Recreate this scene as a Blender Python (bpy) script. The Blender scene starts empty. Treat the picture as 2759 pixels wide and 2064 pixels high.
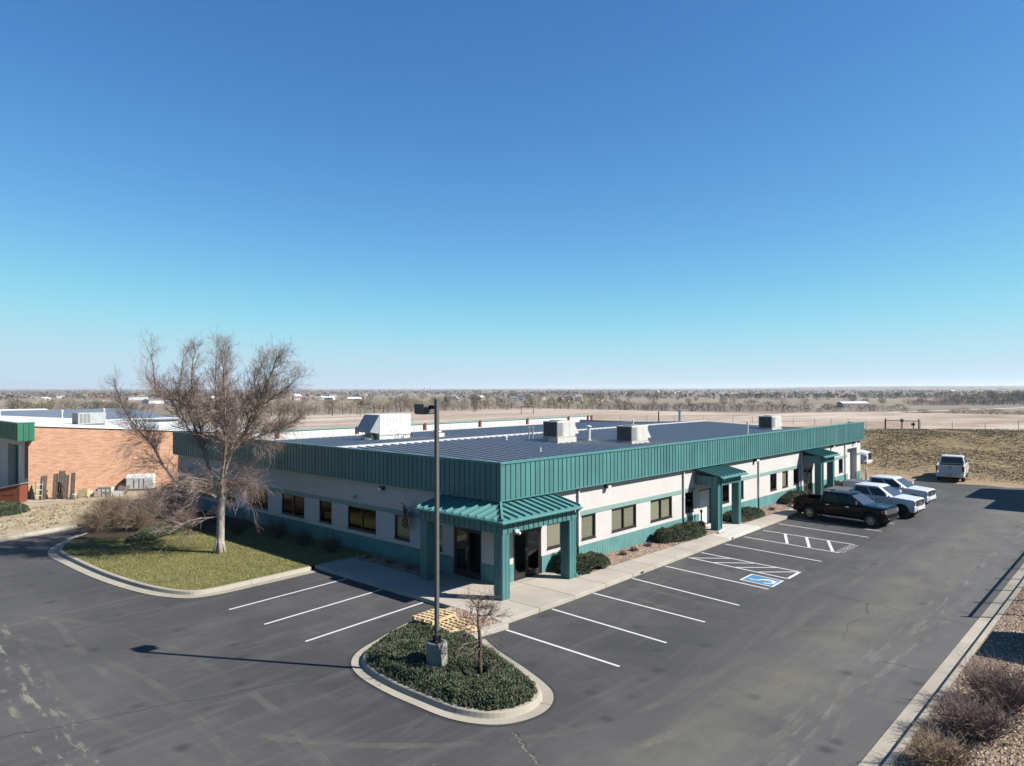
import bpy, bmesh, math, random
from mathutils import Vector, Matrix, noise as mnoise

SC = bpy.context.scene
COL = SC.collection
random.seed(7)
rnd = random.random
def ru(a, b): return a + (b - a) * random.random()

# ------------------------------------------------------------------ camera
CAM = Vector((-20.66, -19.51, 8.05))
YAW, PITCH, ROLL = math.radians(42.445), math.radians(0.414), math.radians(-0.0756)
_F = Vector((math.cos(PITCH)*math.cos(YAW), math.cos(PITCH)*math.sin(YAW), math.sin(PITCH)))
_R0 = Vector((math.sin(YAW), -math.cos(YAW), 0)); _U0 = _R0.cross(_F)
_R = _R0*math.cos(ROLL) + _U0*math.sin(ROLL)
_U = _U0*math.cos(ROLL) - _R0*math.sin(ROLL)
cd = bpy.data.cameras.new('camera'); cam = bpy.data.objects.new('camera', cd); COL.objects.link(cam)
cd.sensor_width = 36; cd.lens = 36*1930/2759; cd.clip_start = 0.2; cd.clip_end = 60000
m = Matrix((_R, _U, -_F)).transposed().to_4x4(); m.translation = CAM
cam.matrix_world = m
SC.camera = cam

# ------------------------------------------------------------------ world, sun, exposure
SUN_EL = math.radians(39.5); SUN_DIR = Vector((0.528, -0.849, 0))      # horizontal direction towards the sun
w = bpy.data.worlds.new('World'); SC.world = w; w.use_nodes = True
wn = w.node_tree.nodes; wl = w.node_tree.links
sky = wn.new('ShaderNodeTexSky'); sky.sky_type = 'NISHITA'; sky.sun_disc = False
sky.sun_elevation = SUN_EL; sky.sun_rotation = math.atan2(SUN_DIR.x, SUN_DIR.y)
sky.altitude = 2500; sky.air_density = 0.9; sky.dust_density = 0.0; sky.ozone_density = 5.0
# the sky's colour response: one curve per channel over the whole dome (clear high-plains blue)
EXPO = 1.30; SKY_STRENGTH = 0.08
sp = wn.new('ShaderNodeSeparateColor'); cb = wn.new('ShaderNodeCombineColor'); wl.new(sky.outputs[0], sp.inputs[0])
for i_, (g_, k_, m_) in enumerate(((1.20, .110, .53), (1.06, .170, .74), (.78, .252, .87))):     # slope, gain, shoulder
    pw_ = wn.new('ShaderNodeMath'); pw_.operation = 'POWER'; pw_.inputs[1].default_value = g_; wl.new(sp.outputs[i_], pw_.inputs[0])
    ml_ = wn.new('ShaderNodeMath'); ml_.operation = 'MULTIPLY'; ml_.inputs[1].default_value = k_; wl.new(pw_.outputs[0], ml_.inputs[0])
    sh_ = wn.new('ShaderNodeMath'); sh_.operation = 'SMOOTH_MIN'; sh_.inputs[1].default_value = m_; sh_.inputs[2].default_value = .42; wl.new(ml_.outputs[0], sh_.inputs[0])
    sc_ = wn.new('ShaderNodeMath'); sc_.operation = 'MULTIPLY'; sc_.inputs[1].default_value = 1/(2**EXPO)/SKY_STRENGTH; wl.new(sh_.outputs[0], sc_.inputs[0]); wl.new(sc_.outputs[0], cb.inputs[i_])
wl.new(cb.outputs[0], wn['Background'].inputs[0]); wn['Background'].inputs[1].default_value = SKY_STRENGTH
sd = bpy.data.lights.new('sun', 'SUN'); sd.energy = 5.0; sd.angle = math.radians(0.53); sd.color = (1.0, 0.955, 0.89)
sun = bpy.data.objects.new('sun', sd); COL.objects.link(sun)
_sv = Vector((SUN_DIR.x*math.cos(SUN_EL), SUN_DIR.y*math.cos(SUN_EL), math.sin(SUN_EL)))
sun.rotation_euler = _sv.to_track_quat('Z', 'Y').to_euler(); sun.location = (30, -40, 60)
SC.view_settings.view_transform = 'Standard'; SC.view_settings.look = 'None'
SC.view_settings.exposure = EXPO; SC.view_settings.gamma = 1.0
SC.cycles.max_bounces = 6; SC.cycles.diffuse_bounces = 3; SC.cycles.transparent_max_bounces = 12
SC.cycles.caustics_reflective = False; SC.cycles.caustics_refractive = False

# ------------------------------------------------------------------ helpers
def tag(o, label=None, cat=None, group=None, kind=None):
    if label: o['label'] = label
    if cat: o['category'] = cat
    if group: o['group'] = group
    if kind: o['kind'] = kind
    return o
def empty(name, loc=(0, 0, 0), rz=0, parent=None):
    o = bpy.data.objects.new(name, None); COL.objects.link(o); o.location = loc; o.rotation_euler = (0, 0, rz)
    o.empty_display_size = 0.3
    if parent: o.parent = parent
    return o
def place(name, me, parent=None, loc=(0, 0, 0), rz=0, rot=None, scale=None):
    o = bpy.data.objects.new(name, me); COL.objects.link(o)
    o.location = loc; o.rotation_euler = rot if rot else (0, 0, rz)
    if scale: o.scale = scale
    if parent: o.parent = parent
    return o
def copy_tree(o, parent=None):
    c = o.copy(); COL.objects.link(c); c.parent = parent
    for ch in list(o.children): copy_tree(ch, c)
    return c
class MB:
    def __init__(s): s.v = []; s.f = []; s.m = []; s.cm = 0
    def quad(s, a, b, c, d): 
        i = len(s.v); s.v += [tuple(a), tuple(b), tuple(c), tuple(d)]; s.f.append((i, i+1, i+2, i+3)); s.m.append(s.cm)
    def tri(s, a, b, c):
        i = len(s.v); s.v += [tuple(a), tuple(b), tuple(c)]; s.f.append((i, i+1, i+2)); s.m.append(s.cm)
    def poly(s, pts):
        i = len(s.v); s.v += [tuple(p) for p in pts]; s.f.append(tuple(range(i, i+len(pts)))); s.m.append(s.cm)
    def box(s, x0, x1, y0, y1, z0, z1):
        i = len(s.v)
        s.v += [(x0,y0,z0),(x1,y0,z0),(x1,y1,z0),(x0,y1,z0),(x0,y0,z1),(x1,y0,z1),(x1,y1,z1),(x0,y1,z1)]
        for q in ((0,3,2,1),(4,5,6,7),(0,1,5,4),(1,2,6,5),(2,3,7,6),(3,0,4,7)):
            s.f.append(tuple(i+k for k in q)); s.m.append(s.cm)
        return s
    def obox(s, c, ax, ay, az):           # oriented box: centre + three half vectors
        c = Vector(c); ax = Vector(ax); ay = Vector(ay); az = Vector(az); i = len(s.v)
        for sz in (-1, 1):
            for sx, sy in ((-1,-1),(1,-1),(1,1),(-1,1)): s.v.append(tuple(c+ax*sx+ay*sy+az*sz))
        for q in ((0,3,2,1),(4,5,6,7),(0,1,5,4),(1,2,6,5),(2,3,7,6),(3,0,4,7)):
            s.f.append(tuple(i+k for k in q)); s.m.append(s.cm)
        return s
    def prism(s, pts, z0, z1):            # ccw polygon in xy
        n = len(pts); i = len(s.v)
        s.v += [(p[0], p[1], z0) for p in pts] + [(p[0], p[1], z1) for p in pts]
        s.f.append(tuple(i+k for k in range(n-1, -1, -1))); s.f.append(tuple(i+n+k for k in range(n))); s.m += [s.cm]*2
        for k in range(n):
            j = (k+1) % n; s.f.append((i+k, i+j, i+n+j, i+n+k)); s.m.append(s.cm)
        return s
    def tube(s, pts, rad, n=4, cap=True):
        pts = [Vector(p) for p in pts]; L = len(pts)
        if not hasattr(rad, '__len__'): rad = [rad]*L
        base = len(s.v); u = None
        for k in range(L):
            t = (pts[min(k+1, L-1)]-pts[max(k-1, 0)])
            if t.length < 1e-9: t = Vector((0, 0, 1))
            t.normalize()
            if u is None:
                u = t.orthogonal().normalized()
            else:
                u = u - t*u.dot(t)
                u = u.normalized() if u.length > 1e-6 else t.orthogonal().normalized()
            b = t.cross(u)
            for q in range(n):
                a = 2*math.pi*q/n; s.v.append(tuple(pts[k]+(u*math.cos(a)+b*math.sin(a))*rad[k]))
        for k in range(L-1):
            for q in range(n):
                r = (q+1) % n; s.f.append((base+k*n+q, base+k*n+r, base+(k+1)*n+r, base+(k+1)*n+q)); s.m.append(s.cm)
        if cap and n > 2:
            s.f.append(tuple(base+q for q in range(n-1, -1, -1))); s.f.append(tuple(base+(L-1)*n+q for q in range(n))); s.m += [s.cm]*2
        return s
    def lathe(s, prof, n=16, c=(0, 0, 0), axis='z', cap=True):
        base = len(s.v)
        for r, z in prof:
            for q in range(n):
                a = 2*math.pi*q/n; x, y = r*math.cos(a), r*math.sin(a)
                p = (x, y, z) if axis == 'z' else ((x, -z, y) if axis == 'y' else (z, x, y))
                s.v.append((c[0]+p[0], c[1]+p[1], c[2]+p[2]))
        for k in range(len(prof)-1):
            for q in range(n):
                r = (q+1) % n; s.f.append((base+k*n+q, base+k*n+r, base+(k+1)*n+r, base+(k+1)*n+q)); s.m.append(s.cm)
        if cap and prof[-1][0] > 1e-4: s.f.append(tuple(base+(len(prof)-1)*n+q for q in range(n))); s.m.append(s.cm)
        if cap and prof[0][0] > 1e-4: s.f.append(tuple(base+q for q in range(n-1, -1, -1))); s.m.append(s.cm)
        return s
    def mesh(s, name, mats, smooth=False):
        me = bpy.data.meshes.new(name); me.from_pydata(s.v, [], s.f)
        for mt in (mats if isinstance(mats, (list, tuple)) else [mats]): me.materials.append(mt)
        if any(s.m): me.polygons.foreach_set('material_index', s.m)
        if smooth: me.polygons.foreach_set('use_smooth', [True]*len(me.polygons))
        me.update(); return me
    def build(s, name, mats, parent=None, loc=(0, 0, 0), rz=0, smooth=False, rot=None):
        return place(name, s.mesh(name, mats, smooth), parent, loc, rz, rot)
def bevel(o, w=0.02, seg=2, ang=35):
    b = o.modifiers.new('bevel', 'BEVEL'); b.width = w; b.segments = seg; b.limit_method = 'ANGLE'; b.angle_limit = math.radians(ang)
    return o

# ------------------------------------------------------------------ materials
AL = .665        # overall reflectance scale
class NT:
    def __init__(s, name):
        s.mt = bpy.data.materials.new(name); s.mt.use_nodes = True
        s.t = s.mt.node_tree; s.n = s.t.nodes; s.l = s.t.links
        s.b = s.n['Principled BSDF']; s.geo = s.n.new('ShaderNodeNewGeometry'); s.pos = s.geo.outputs['Position']
    def lk(s, a, b): s.l.new(a, b)
    def mapping(s, scale=(1, 1, 1), rz=0, loc=(0, 0, 0), vec=None):
        k = s.n.new('ShaderNodeMapping'); k.inputs['Scale'].default_value = scale; k.inputs['Rotation'].default_value = (0, 0, rz)
        k.inputs['Location'].default_value = loc; s.lk(vec or s.pos, k.inputs[0]); return k.outputs[0]
    def noise(s, scale, detail=3, rough=.55, vec=None, dist=0):
        k = s.n.new('ShaderNodeTexNoise'); k.inputs['Scale'].default_value = scale; k.inputs['Detail'].default_value = detail
        k.inputs['Roughness'].default_value = rough; k.inputs['Distortion'].default_value = dist
        s.lk(vec or s.pos, k.inputs['Vector']); return k.outputs[0]
    def voro(s, scale, vec=None, out='Color', feat='F1', rand=1):
        k = s.n.new('ShaderNodeTexVoronoi'); k.inputs['Scale'].default_value = scale; k.feature = feat
        k.inputs['Randomness'].default_value = rand
        s.lk(vec or s.pos, k.inputs['Vector']); return k.outputs[out]
    def ramp(s, fac, stops, interp='LINEAR'):
        k = s.n.new('ShaderNodeValToRGB'); e = k.color_ramp.elements; k.color_ramp.interpolation = interp
        while len(e) < len(stops): e.new(0.5)
        for i, (p, c) in enumerate(stops):
            e[i].position = p; e[i].color = (c if hasattr(c, '__len__') else (c, c, c)) + (() if hasattr(c, '__len__') and len(c) == 4 else (1,))
        s.lk(fac, k.inputs[0]); return k.outputs[0]
    def mix(s, fac, a, b, mode='MIX'):
        k = s.n.new('ShaderNodeMix'); k.data_type = 'RGBA'; k.blend_type = mode
        for v, i in ((fac, k.inputs[0]), (a, k.inputs[6]), (b, k.inputs[7])):
            if hasattr(v, 'is_linked'): s.lk(v, i)
            elif hasattr(v, '__len__'): i.default_value = tuple(v)+(1,) if len(v) == 3 else v
            else: i.default_value = v
        return k.outputs[2]
    def math(s, op, a, b=0.0, c=0.0, clamp=False):
        k = s.n.new('ShaderNodeMath'); k.operation = op; k.use_clamp = clamp
        for v, i in ((a, 0), (b, 1), (c, 2)):
            if hasattr(v, 'is_linked'): s.lk(v, k.inputs[i])
            else: k.inputs[i].default_value = v
        return k.outputs[0]
    def xyz(s, vec=None):
        k = s.n.new('ShaderNodeSeparateXYZ'); s.lk(vec or s.pos, k.inputs[0]); return k.outputs
    def bump(s, h, strength=.3, dist=.02):
        k = s.n.new('ShaderNodeBump'); k.inputs['Strength'].default_value = strength; k.inputs['Distance'].default_value = dist
        s.lk(h, k.inputs['Height']); s.lk(k.outputs[0], s.b.inputs['Normal'])
    def col(s, c):
        if hasattr(c, 'is_linked'): s.lk(s.mix(1.0, c, (AL, AL, AL), 'MULTIPLY'), s.b.inputs['Base Color'])
        else: s.b.inputs['Base Color'].default_value = tuple(x*AL for x in c)+(1,)
    def objrand(s):
        k = s.n.new('ShaderNodeObjectInfo'); return k.outputs['Random']
    def set(s, rough=.6, metal=0, spec=.4, coat=0):
        s.b.inputs['Roughness'].default_value = rough; s.b.inputs['Metallic'].default_value = metal
        s.b.inputs['Specular IOR Level'].default_value = spec; s.b.inputs['Coat Weight'].default_value = coat
        s.b.inputs['Coat Roughness'].default_value = .05
        return s
def pm(name, c, rough=.6, metal=0, var=.15, scale=2.0, bump=0, bscale=40, spec=.4, coat=0, orand=0, streak=0):
    k = NT(name).set(rough, metal, spec, coat)
    nz = k.noise(scale, 5, .6)
    lo = tuple(x*(1-var) for x in c); hi = tuple(min(1, x*(1+var)) for x in c)
    cc = k.ramp(nz, [(.3, lo), (.7, hi)])
    if streak:
        st = k.noise(1, 4, .6, k.mapping((6, 6, .5)))
        cc = k.mix(k.ramp(st, [(.45, 0.0), (.75, streak)]), cc, tuple(x*.55+.02 for x in c))
    if orand:
        cc = k.mix(1.0, cc, k.ramp(k.objrand(), [(0, 1-orand), (1, 1+orand*.0)]), 'MULTIPLY')
    k.col(cc)
    if bump: k.bump(k.noise(bscale, 4, .6), bump, .01)
    return k.mt
def glass_mat(name, tint=(.35, .4, .4), refl=.12, rough=.02, fr=1.5):
    k = NT(name); n = k.n; out = n['Material Output']
    tr = n.new('ShaderNodeBsdfTransparent'); tr.inputs[0].default_value = tint+(1,)
    gl = n.new('ShaderNodeBsdfGlossy'); gl.inputs['Roughness'].default_value = rough; gl.inputs[0].default_value = (.9, .95, 1, 1)
    f = n.new('ShaderNodeLayerWeight'); f.inputs[0].default_value = .5
    a = k.math('ADD', k.math('MULTIPLY', k.math('POWER', f.outputs['Facing'], 5.), .9), .045+refl, clamp=True)
    mx = n.new('ShaderNodeMixShader'); k.lk(a, mx.inputs[0]); k.lk(tr.outputs[0], mx.inputs[1]); k.lk(gl.outputs[0], mx.inputs[2])
    k.lk(mx.outputs[0], out.inputs[0]); return k.mt

M = {}
TEAL = (.074, .218, .212)
M['teal'] = pm('teal painted steel', TEAL, .45, 0, .16, .5, .08, 14, .4, orand=.20, streak=.42)
M['teal_trim'] = pm('teal trim', (.072, .214, .208), .45, 0, .08, 2)
M['teal_wood'] = pm('teal grooved siding', (.095, .245, .232), .7, 0, .16, 1.5, .2, 60, streak=.5)
M['band'] = pm('green band paint', (.185, .295, .262), .7, 0, .08, 2)
M['stucco'] = pm('pale stucco', (.52, .50, .475), .9, 0, .05, .9, .25, 70, .25, streak=.10)
M['bronze'] = pm('dark bronze frame', (.030, .026, .024), .4, 0, .1, 3)
M['white'] = pm('white paint', (.60, .60, .58), .5, 0, .06, 2)
M['white_metal'] = pm('white sheet metal', (.62, .62, .60), .45, 0, .08, 1.5, streak=.12)
M['offwhite'] = pm('weathered offwhite metal', (.50, .50, .46), .55, 0, .10, 2, streak=.2)
M['blind'] = pm('beige blind', (.34, .315, .225), .8, 0, .12, 5, orand=.35)
M['dark'] = pm('dark interior', (.02, .02, .02), .9, 0, .2, 2)
M['floor_in'] = pm('interior floor', (.12, .11, .10), .8, 0, .2, 2)
M['glass'] = glass_mat('window glass', (.80, .82, .78), .01, .03, 1.45)
M['glass_dark'] = glass_mat('tinted door glass', (.20, .20, .20), .02, .03, 1.5)
M['black'] = pm('black rubber', (.012, .012, .013), .75, 0, .2, 8)
M['blackmetal'] = pm('black metal', (.015, .015, .016), .4, 0, .2, 8)
M['chrome'] = pm('chrome', (.75, .75, .76), .12, 1, .03, 2)
M['alu'] = pm('aluminium', (.55, .55, .56), .35, .9, .1, 4)
M['galv'] = pm('galvanised steel', (.42, .43, .44), .45, .6, .15, 6)
M['grey_metal'] = pm('grey painted metal', (.22, .22, .22), .5, .1, .1, 4)
M['greendoor'] = pm('dark green', (.02, .09, .055), .5, 0, .1, 3)
M['redsteel'] = pm('red oxide steel', (.16, .030, .022), .6, 0, .2, 3)
M['rust'] = pm('rust brown', (.17, .045, .020), .7, 0, .2, 3)
M['pole'] = pm('bronze pole paint', (.105, .100, .096), .5, 0, .1, 5)
# concrete
def concrete(name, c, var=.14):
    k = NT(name).set(.9, 0, .25)
    a = k.noise(.7, 5, .6); b = k.noise(9, 5, .65); s = k.noise(120, 2, .5)
    cc = k.ramp(a, [(.3, tuple(x*(1-var) for x in c)), (.7, tuple(x*(1+var*.6) for x in c))])
    cc = k.mix(k.ramp(b, [(.5, 0.0), (.8, .35)]), cc, tuple(x*.72 for x in c))
    cc = k.mix(.35, cc, k.ramp(s, [(.3, .35), (.7, .75)]), 'OVERLAY')
    cc = k.mix(1, cc, k.ramp(k.objrand(), [(0, .86), (1, 1.0)]), 'MULTIPLY')
    k.col(cc); k.bump(s, .25, .004); return k.mt
M['concrete'] = concrete('concrete walk', (.40, .365, .305))
M['concrete_new'] = concrete('newer concrete', (.52, .50, .46), .05)
M['kerb'] = concrete('kerb concrete', (.37, .335, .27))
M['plinth'] = concrete('plinth concrete', (.30, .29, .25), .22)
# ================================================================== SITE
def sm(t): t = max(0., min(1., t)); return t*t*(3-2*t)
def H(x, y):
    """terrain height"""
    z = -0.04
    if x > 50:
        s_ = .738*x+.675*y+28.4                       # distance ahead of the viewpoint
        b = 2.75*sm((s_-64)/23)*sm((x-51)/6)*sm((75-y)/25)*sm((y+90)/30)
        b -= 1.1*sm((s_-96)/70)*sm((x-51)/6)*sm((75-y)/25)
        b += .13*mnoise.noise(Vector((x*.16, y*.16, 0)))*sm((x-53)/6)
        z += b
    d = max(x-135, y-95, -y-90, -x-70, 0)
    z -= 11*sm(d/420)
    if d > 0:
        z += 1.2*sm(d/300)*mnoise.noise(Vector((x*.004, y*.004, 3)))
        r = math.hypot(x, y)
        z += 5*sm((r-2500)/6000)*mnoise.noise(Vector((x*.0006, y*.0006, 7)))
        # higher ground far off to the right of the view
        a = math.atan2(y+19.5, x+20.7)
        z += 34*sm((r-5000)/5000)*sm((math.radians(30)-a)/math.radians(16))
        z += 6*sm((r-5000)/5000)*sm((a-math.radians(52))/math.radians(20))
    return z
def terrain():
    mb = MB(); NA = 300; rs = [2.0]; 
    while rs[-1] < 160: rs.append(rs[-1]+2.4)
    while rs[-1] < 22000: rs.append(rs[-1]*1.055)
    cx, cy = 10.0, 5.0
    mb.v.append((cx, cy, H(cx, cy)-.02))
    for r in rs:
        for k in range(NA):
            a = 2*math.pi*k/NA; x, y = cx+r*math.cos(a), cy+r*math.sin(a); mb.v.append((x, y, H(x, y)))
    for k in range(NA): mb.f.append((0, 1+k, 1+(k+1) % NA)); mb.m.append(0)
    for i in range(len(rs)-1):
        for k in range(NA):
            j = (k+1) % NA; mb.f.append((1+i*NA+k, 1+(i+1)*NA+k, 1+(i+1)*NA+j, 1+i*NA+j)); mb.m.append(0)
    k = NT('prairie and fields').set(.95, 0, .1)
    X, Y, Z = k.xyz()
    # near: dry prairie grass
    n1 = k.noise(.09, 5, .6); n2 = k.noise(1, 5, .65, k.mapping((1.1, .55, 1), math.radians(-20))); n3 = k.noise(5, 4, .7)
    near = k.ramp(n1, [(.3, (.185, .142, .080)), (.5, (.260, .202, .118)), (.7, (.350, .285, .175))])
    near = k.mix(k.ramp(n2, [(.36, .85), (.60, 0.0)]), near, (.105, .084, .048))
    near = k.mix(k.ramp(n3, [(.35, .5), (.6, 0.0)]), near, (.135, .105, .062))
    # bare dirt strip at the foot of the bank
    dirt = k.mix(k.noise(1.4, 5, .7), (.26, .185, .115), (.36, .275, .175))
    foot = k.math('MULTIPLY', k.math('LESS_THAN', X, 60.), k.math('GREATER_THAN', X, 30.))
    edge = k.math('ADD', X, k.math('MULTIPLY', k.math('SUBTRACT', n2, .5), 9.))
    fd = k.ramp(k.math('DIVIDE', k.math('SUBTRACT', edge, 50.), 9.), [(0, 1.0), (1, 0.0)])
    near = k.mix(k.math('MULTIPLY', foot, fd), near, dirt)
    # beyond the crest: pale ungrazed field with long drifts
    st = k.noise(1, 5, .6, k.mapping((.012, .05, 1), math.radians(38)))
    pale = k.ramp(st, [(.32, (.270, .205, .150)), (.48, (.430, .350, .280)), (.68, (.60, .52, .44))])
    pale = k.mix(k.ramp(n2, [(.4, .35), (.6, 0.0)]), pale, (.15, .11, .075))
    # far fields: patchwork
    vec = k.mapping((1, 1, 0), math.radians(4))
    vc = k.voro(.0042, k.mapping((1, .62, 0), math.radians(4)), 'Color')
    sx = k.n.new('ShaderNodeSeparateColor'); k.lk(vc, sx.inputs[0])
    far = k.ramp(sx.outputs[0], [(.0, (.215, .155, .115)), (.25, (.285, .220, .165)), (.45, (.250, .215, .145)), (.62, (.200, .195, .120)), (.8, (.335, .270, .215)), (1, (.185, .145, .112))])
    far = k.mix(k.ramp(k.noise(.006, 5, .65), [(.4, 0.0), (.62, .65)]), far, (.170, .145, .122))
    far = k.mix(k.ramp(k.noise(.03, 4, .7), [(.45, 0.0), (.7, .35)]), far, (.26, .21, .16))
    dist = k.n.new('ShaderNodeVectorMath'); dist.operation = 'LENGTH'; k.lk(k.pos, dist.inputs[0]); R = dist.outputs['Value']
    Rn = k.math('ADD', R, k.math('MULTIPLY', k.math('SUBTRACT', k.noise(.02, 4), .5), 120.))
    dp = k.n.new('ShaderNodeVectorMath'); dp.operation = 'DOT_PRODUCT'; k.lk(k.pos, dp.inputs[0]); dp.inputs[1].default_value = (.738, .675, 0)
    sd_ = k.math('ADD', dp.outputs['Value'], k.math('MULTIPLY', n2, 5.))
    c = k.mix(k.ramp(k.math('DIVIDE', k.math('SUBTRACT', sd_, 62.), 6.), [(0, 0.0), (1, 1.0)]), near, pale)
    c = k.mix(k.ramp(k.math('DIVIDE', k.math('SUBTRACT', Rn, 330.), 180.), [(0, 0.0), (1, 1.0)]), c, far)
    k.col(c); k.bump(k.math('ADD', n3, n2), .25, .08)
    o = mb.build('terrain', k.mt, smooth=True); tag(o, kind='structure'); return o
terrain()

# ---- asphalt
def asphalt_mat():
    k = NT('worn asphalt').set(.88, 0, .35)
    X, Y, Z = k.xyz()
    big = k.noise(.16, 5, .6); mid = k.noise(.9, 5, .6); fine = k.noise(70, 3, .7); grain = k.noise(260, 2, .6)
    c = k.ramp(big, [(.30, (.034, .034, .036)), (.5, (.056, .055, .056)), (.70, (.096, .094, .091))])
    c = k.mix(k.ramp(mid, [(.35, .5), (.6, 0.0)]), c, (.036, .035, .035))
    # traffic lanes polished and dusted paler than the stalls
    ln = k.noise(.35, 5, .65)
    ry = k.ramp(k.math('DIVIDE', k.math('SUBTRACT', k.math('MULTIPLY', k.math('ADD', Y, k.math('MULTIPLY', ln, 3.)), -1.), 6.2), 4.5), [(0, 0.0), (1, 1.0)])
    c = k.mix(k.math('MULTIPLY', ry, k.ramp(ln, [(.3, .35), (.7, .85)])), c, (.122, .119, .112))
    rx = k.ramp(k.math('DIVIDE', k.math('SUBTRACT', k.math('MULTIPLY', k.math('ADD', X, k.math('MULTIPLY', ln, 3.)), -1.), 8.), 5.), [(0, 0.0), (1, 1.0)])
    c = k.mix(k.math('MULTIPLY', rx, k.ramp(ln, [(.3, .15), (.7, .6)])), c, (.112, .110, .106))
    # dark oil drips and blotches, mostly where cars stand
    oil = k.voro(.75, k.mapping((1, 1, 0)), 'Distance'); oil2 = k.voro(2.1, k.mapping((1, 1, 0), .7), 'Distance')
    c = k.mix(k.ramp(oil, [(.05, .75), (.20, 0.0)]), c, (.022, .022, .024)); c = k.mix(k.ramp(oil2, [(.03, .6), (.10, 0.0)]), c, (.024, .024, .026))
    # brushed wear streaks along and across the drive
    s1 = k.noise(1, 5, .65, k.mapping((.16, 1.5, 1), math.radians(-12)), 1.6)
    s2 = k.noise(1, 5, .65, k.mapping((1.3, .22, 1), math.radians(14)), 2.2)
    c = k.mix(k.ramp(s1, [(.50, 0.0), (.72, .34)]), c, (.145, .139, .130))
    c = k.mix(k.ramp(s2, [(.55, 0.0), (.76, .24)]), c, (.135, .128, .116))
    # pale chips and scuffs
    sp = k.noise(1, 4, .75, k.mapping((2.2, 4.5, 1), .4)); c = k.mix(k.ramp(sp, [(.66, 0.0), (.71, .55)]), c, (.20, .19, .175))
    # dried-mud wheel lanes: a band along a line with a broken edge
    def lane(coord, centre, half, nz, lo, hi, amt, colr, c):
        d = k.math('ABSOLUTE', k.math('SUBTRACT', k.math('ADD', coord, k.math('MULTIPLY', k.math('SUBTRACT', mid, .5), .9)), centre))
        band = k.ramp(k.math('DIVIDE', d, half), [(.25, 1.0), (1, 0.0)])
        f = k.math('MULTIPLY', band, k.ramp(nz, [(lo, 0.0), (hi, amt)]))
        return k.mix(f, c, colr)
    sn = k.noise(1, 5, .7, k.mapping((.55, 3.5, 1))); tn = k.noise(1, 5, .75, k.mapping((3.5, .7, 1)))
    soft = k.noise(.45, 4, .6)
    c = lane(Y, -11.7, 1.5, soft, .38, .68, .34, (.225, .208, .130), c)
    c = lane(Y, -13.35, .75, sn, .52, .70, .45, (.29, .28, .235), c)
    c = lane(Y, -12.6, .7, sn, .54, .75, .35, (.225, .215, .160), c)
    # left lane tread prints: fine ribs
    rib = k.n.new('ShaderNodeTexWave'); rib.inputs['Scale'].default_value = 5.5; rib.inputs['Distortion'].default_value = 2.; rib.bands_direction = 'X'
    k.lk(k.mapping((1, .1, 1)), rib.inputs[0])
    tr = k.math('MULTIPLY', k.ramp(tn, [(.52, 0.0), (.60, 1.0)]), k.ramp(rib.outputs[0], [(.25, .35), (.6, 1.0)]))
    def lane2(centre, half, amt, c):
        d = k.math('ABSOLUTE', k.math('SUBTRACT', k.math('ADD', X, k.math('MULTIPLY', Y, -.075)), centre))
        band = k.ramp(k.math('DIVIDE', d, half), [(.6, 1.0), (1, 0.0)])
        return k.mix(k.math('MULTIPLY', k.math('MULTIPLY', band, tr), amt), c, (.34, .31, .22))
    c = lane2(-15.55, .16, .85, c); c = lane2(-15.95, .12, .6, c); c = lane2(-15.15, .20, .55, c)
    c = k.mix(k.ramp(grain, [(.3, .30), (.7, 0.0)]), c, (.03, .03, .033))
    c = k.mix(k.ramp(fine, [(.62, 0.0), (.8, .35)]), c, (.17, .165, .16))
    k.col(c); k.bump(grain, .35, .006); return k.mt
M['asphalt'] = asphalt_mat()
lot = MB(); NX, NY = 100, 46
X0, X1, Y0, Y1 = -48.0, 48.2, -14.66, 27.4
def lotx(i, j):
    x = X0+(X1-X0)*i/NX; y = Y0+(Y1-Y0)*j/NY
    if i == NX: x += 1.6*mnoise.noise(Vector((0, y*.35, 2)))-(y+4)*.24
    return x, y
for j in range(NY+1):
    for i in range(NX+1):
        x, y = lotx(i, j); lot.v.append((x, y, 0))
for j in range(NY):
    for i in range(NX): lot.f.append((j*(NX+1)+i, j*(NX+1)+i+1, (j+1)*(NX+1)+i+1, (j+1)*(NX+1)+i)); lot.m.append(0)
LOT = lot.build('parking_lot', M['asphalt']); tag(LOT, kind='structure')

# ---- path tools
def offset(path, d, closed=False):
    n = len(path); out = []
    for i in range(n):
        p = Vector(path[i][:2]).to_2d()
        a = Vector(path[i-1][:2]) if (i > 0 or closed) else None
        b = Vector(path[(i+1) % n][:2]) if (i < n-1 or closed) else None
        ns = []
        if a is not None: t = (p-a).normalized(); ns.append(Vector((-t.y, t.x)))
        if b is not None: t = (b-p).normalized(); ns.append(Vector((-t.y, t.x)))
        nn = sum(ns, Vector((0, 0))); nn.normalize(); k = max(.5, nn.dot(ns[0])); out.append(p+nn*(d/k))
    return out
def catmull(pts, per=6, closed=False):
    n = len(pts); out = []; P = [Vector(p) for p in pts]
    rng = n if closed else n-1
    for i in range(rng):
        p0 = P[(i-1) % n] if (closed or i > 0) else P[0]; p1 = P[i]; p2 = P[(i+1) % n]; p3 = P[(i+2) % n] if (closed or i+2 < n) else P[-1]
        for k in range(per):
            t = k/per; out.append(.5*((2*p1)+(p2-p0)*t+(2*p0-5*p1+4*p2-p3)*t*t+(3*p1-p0-3*p2+p3)*t**3))
    if not closed: out.append(P[-1])
    return out
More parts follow.
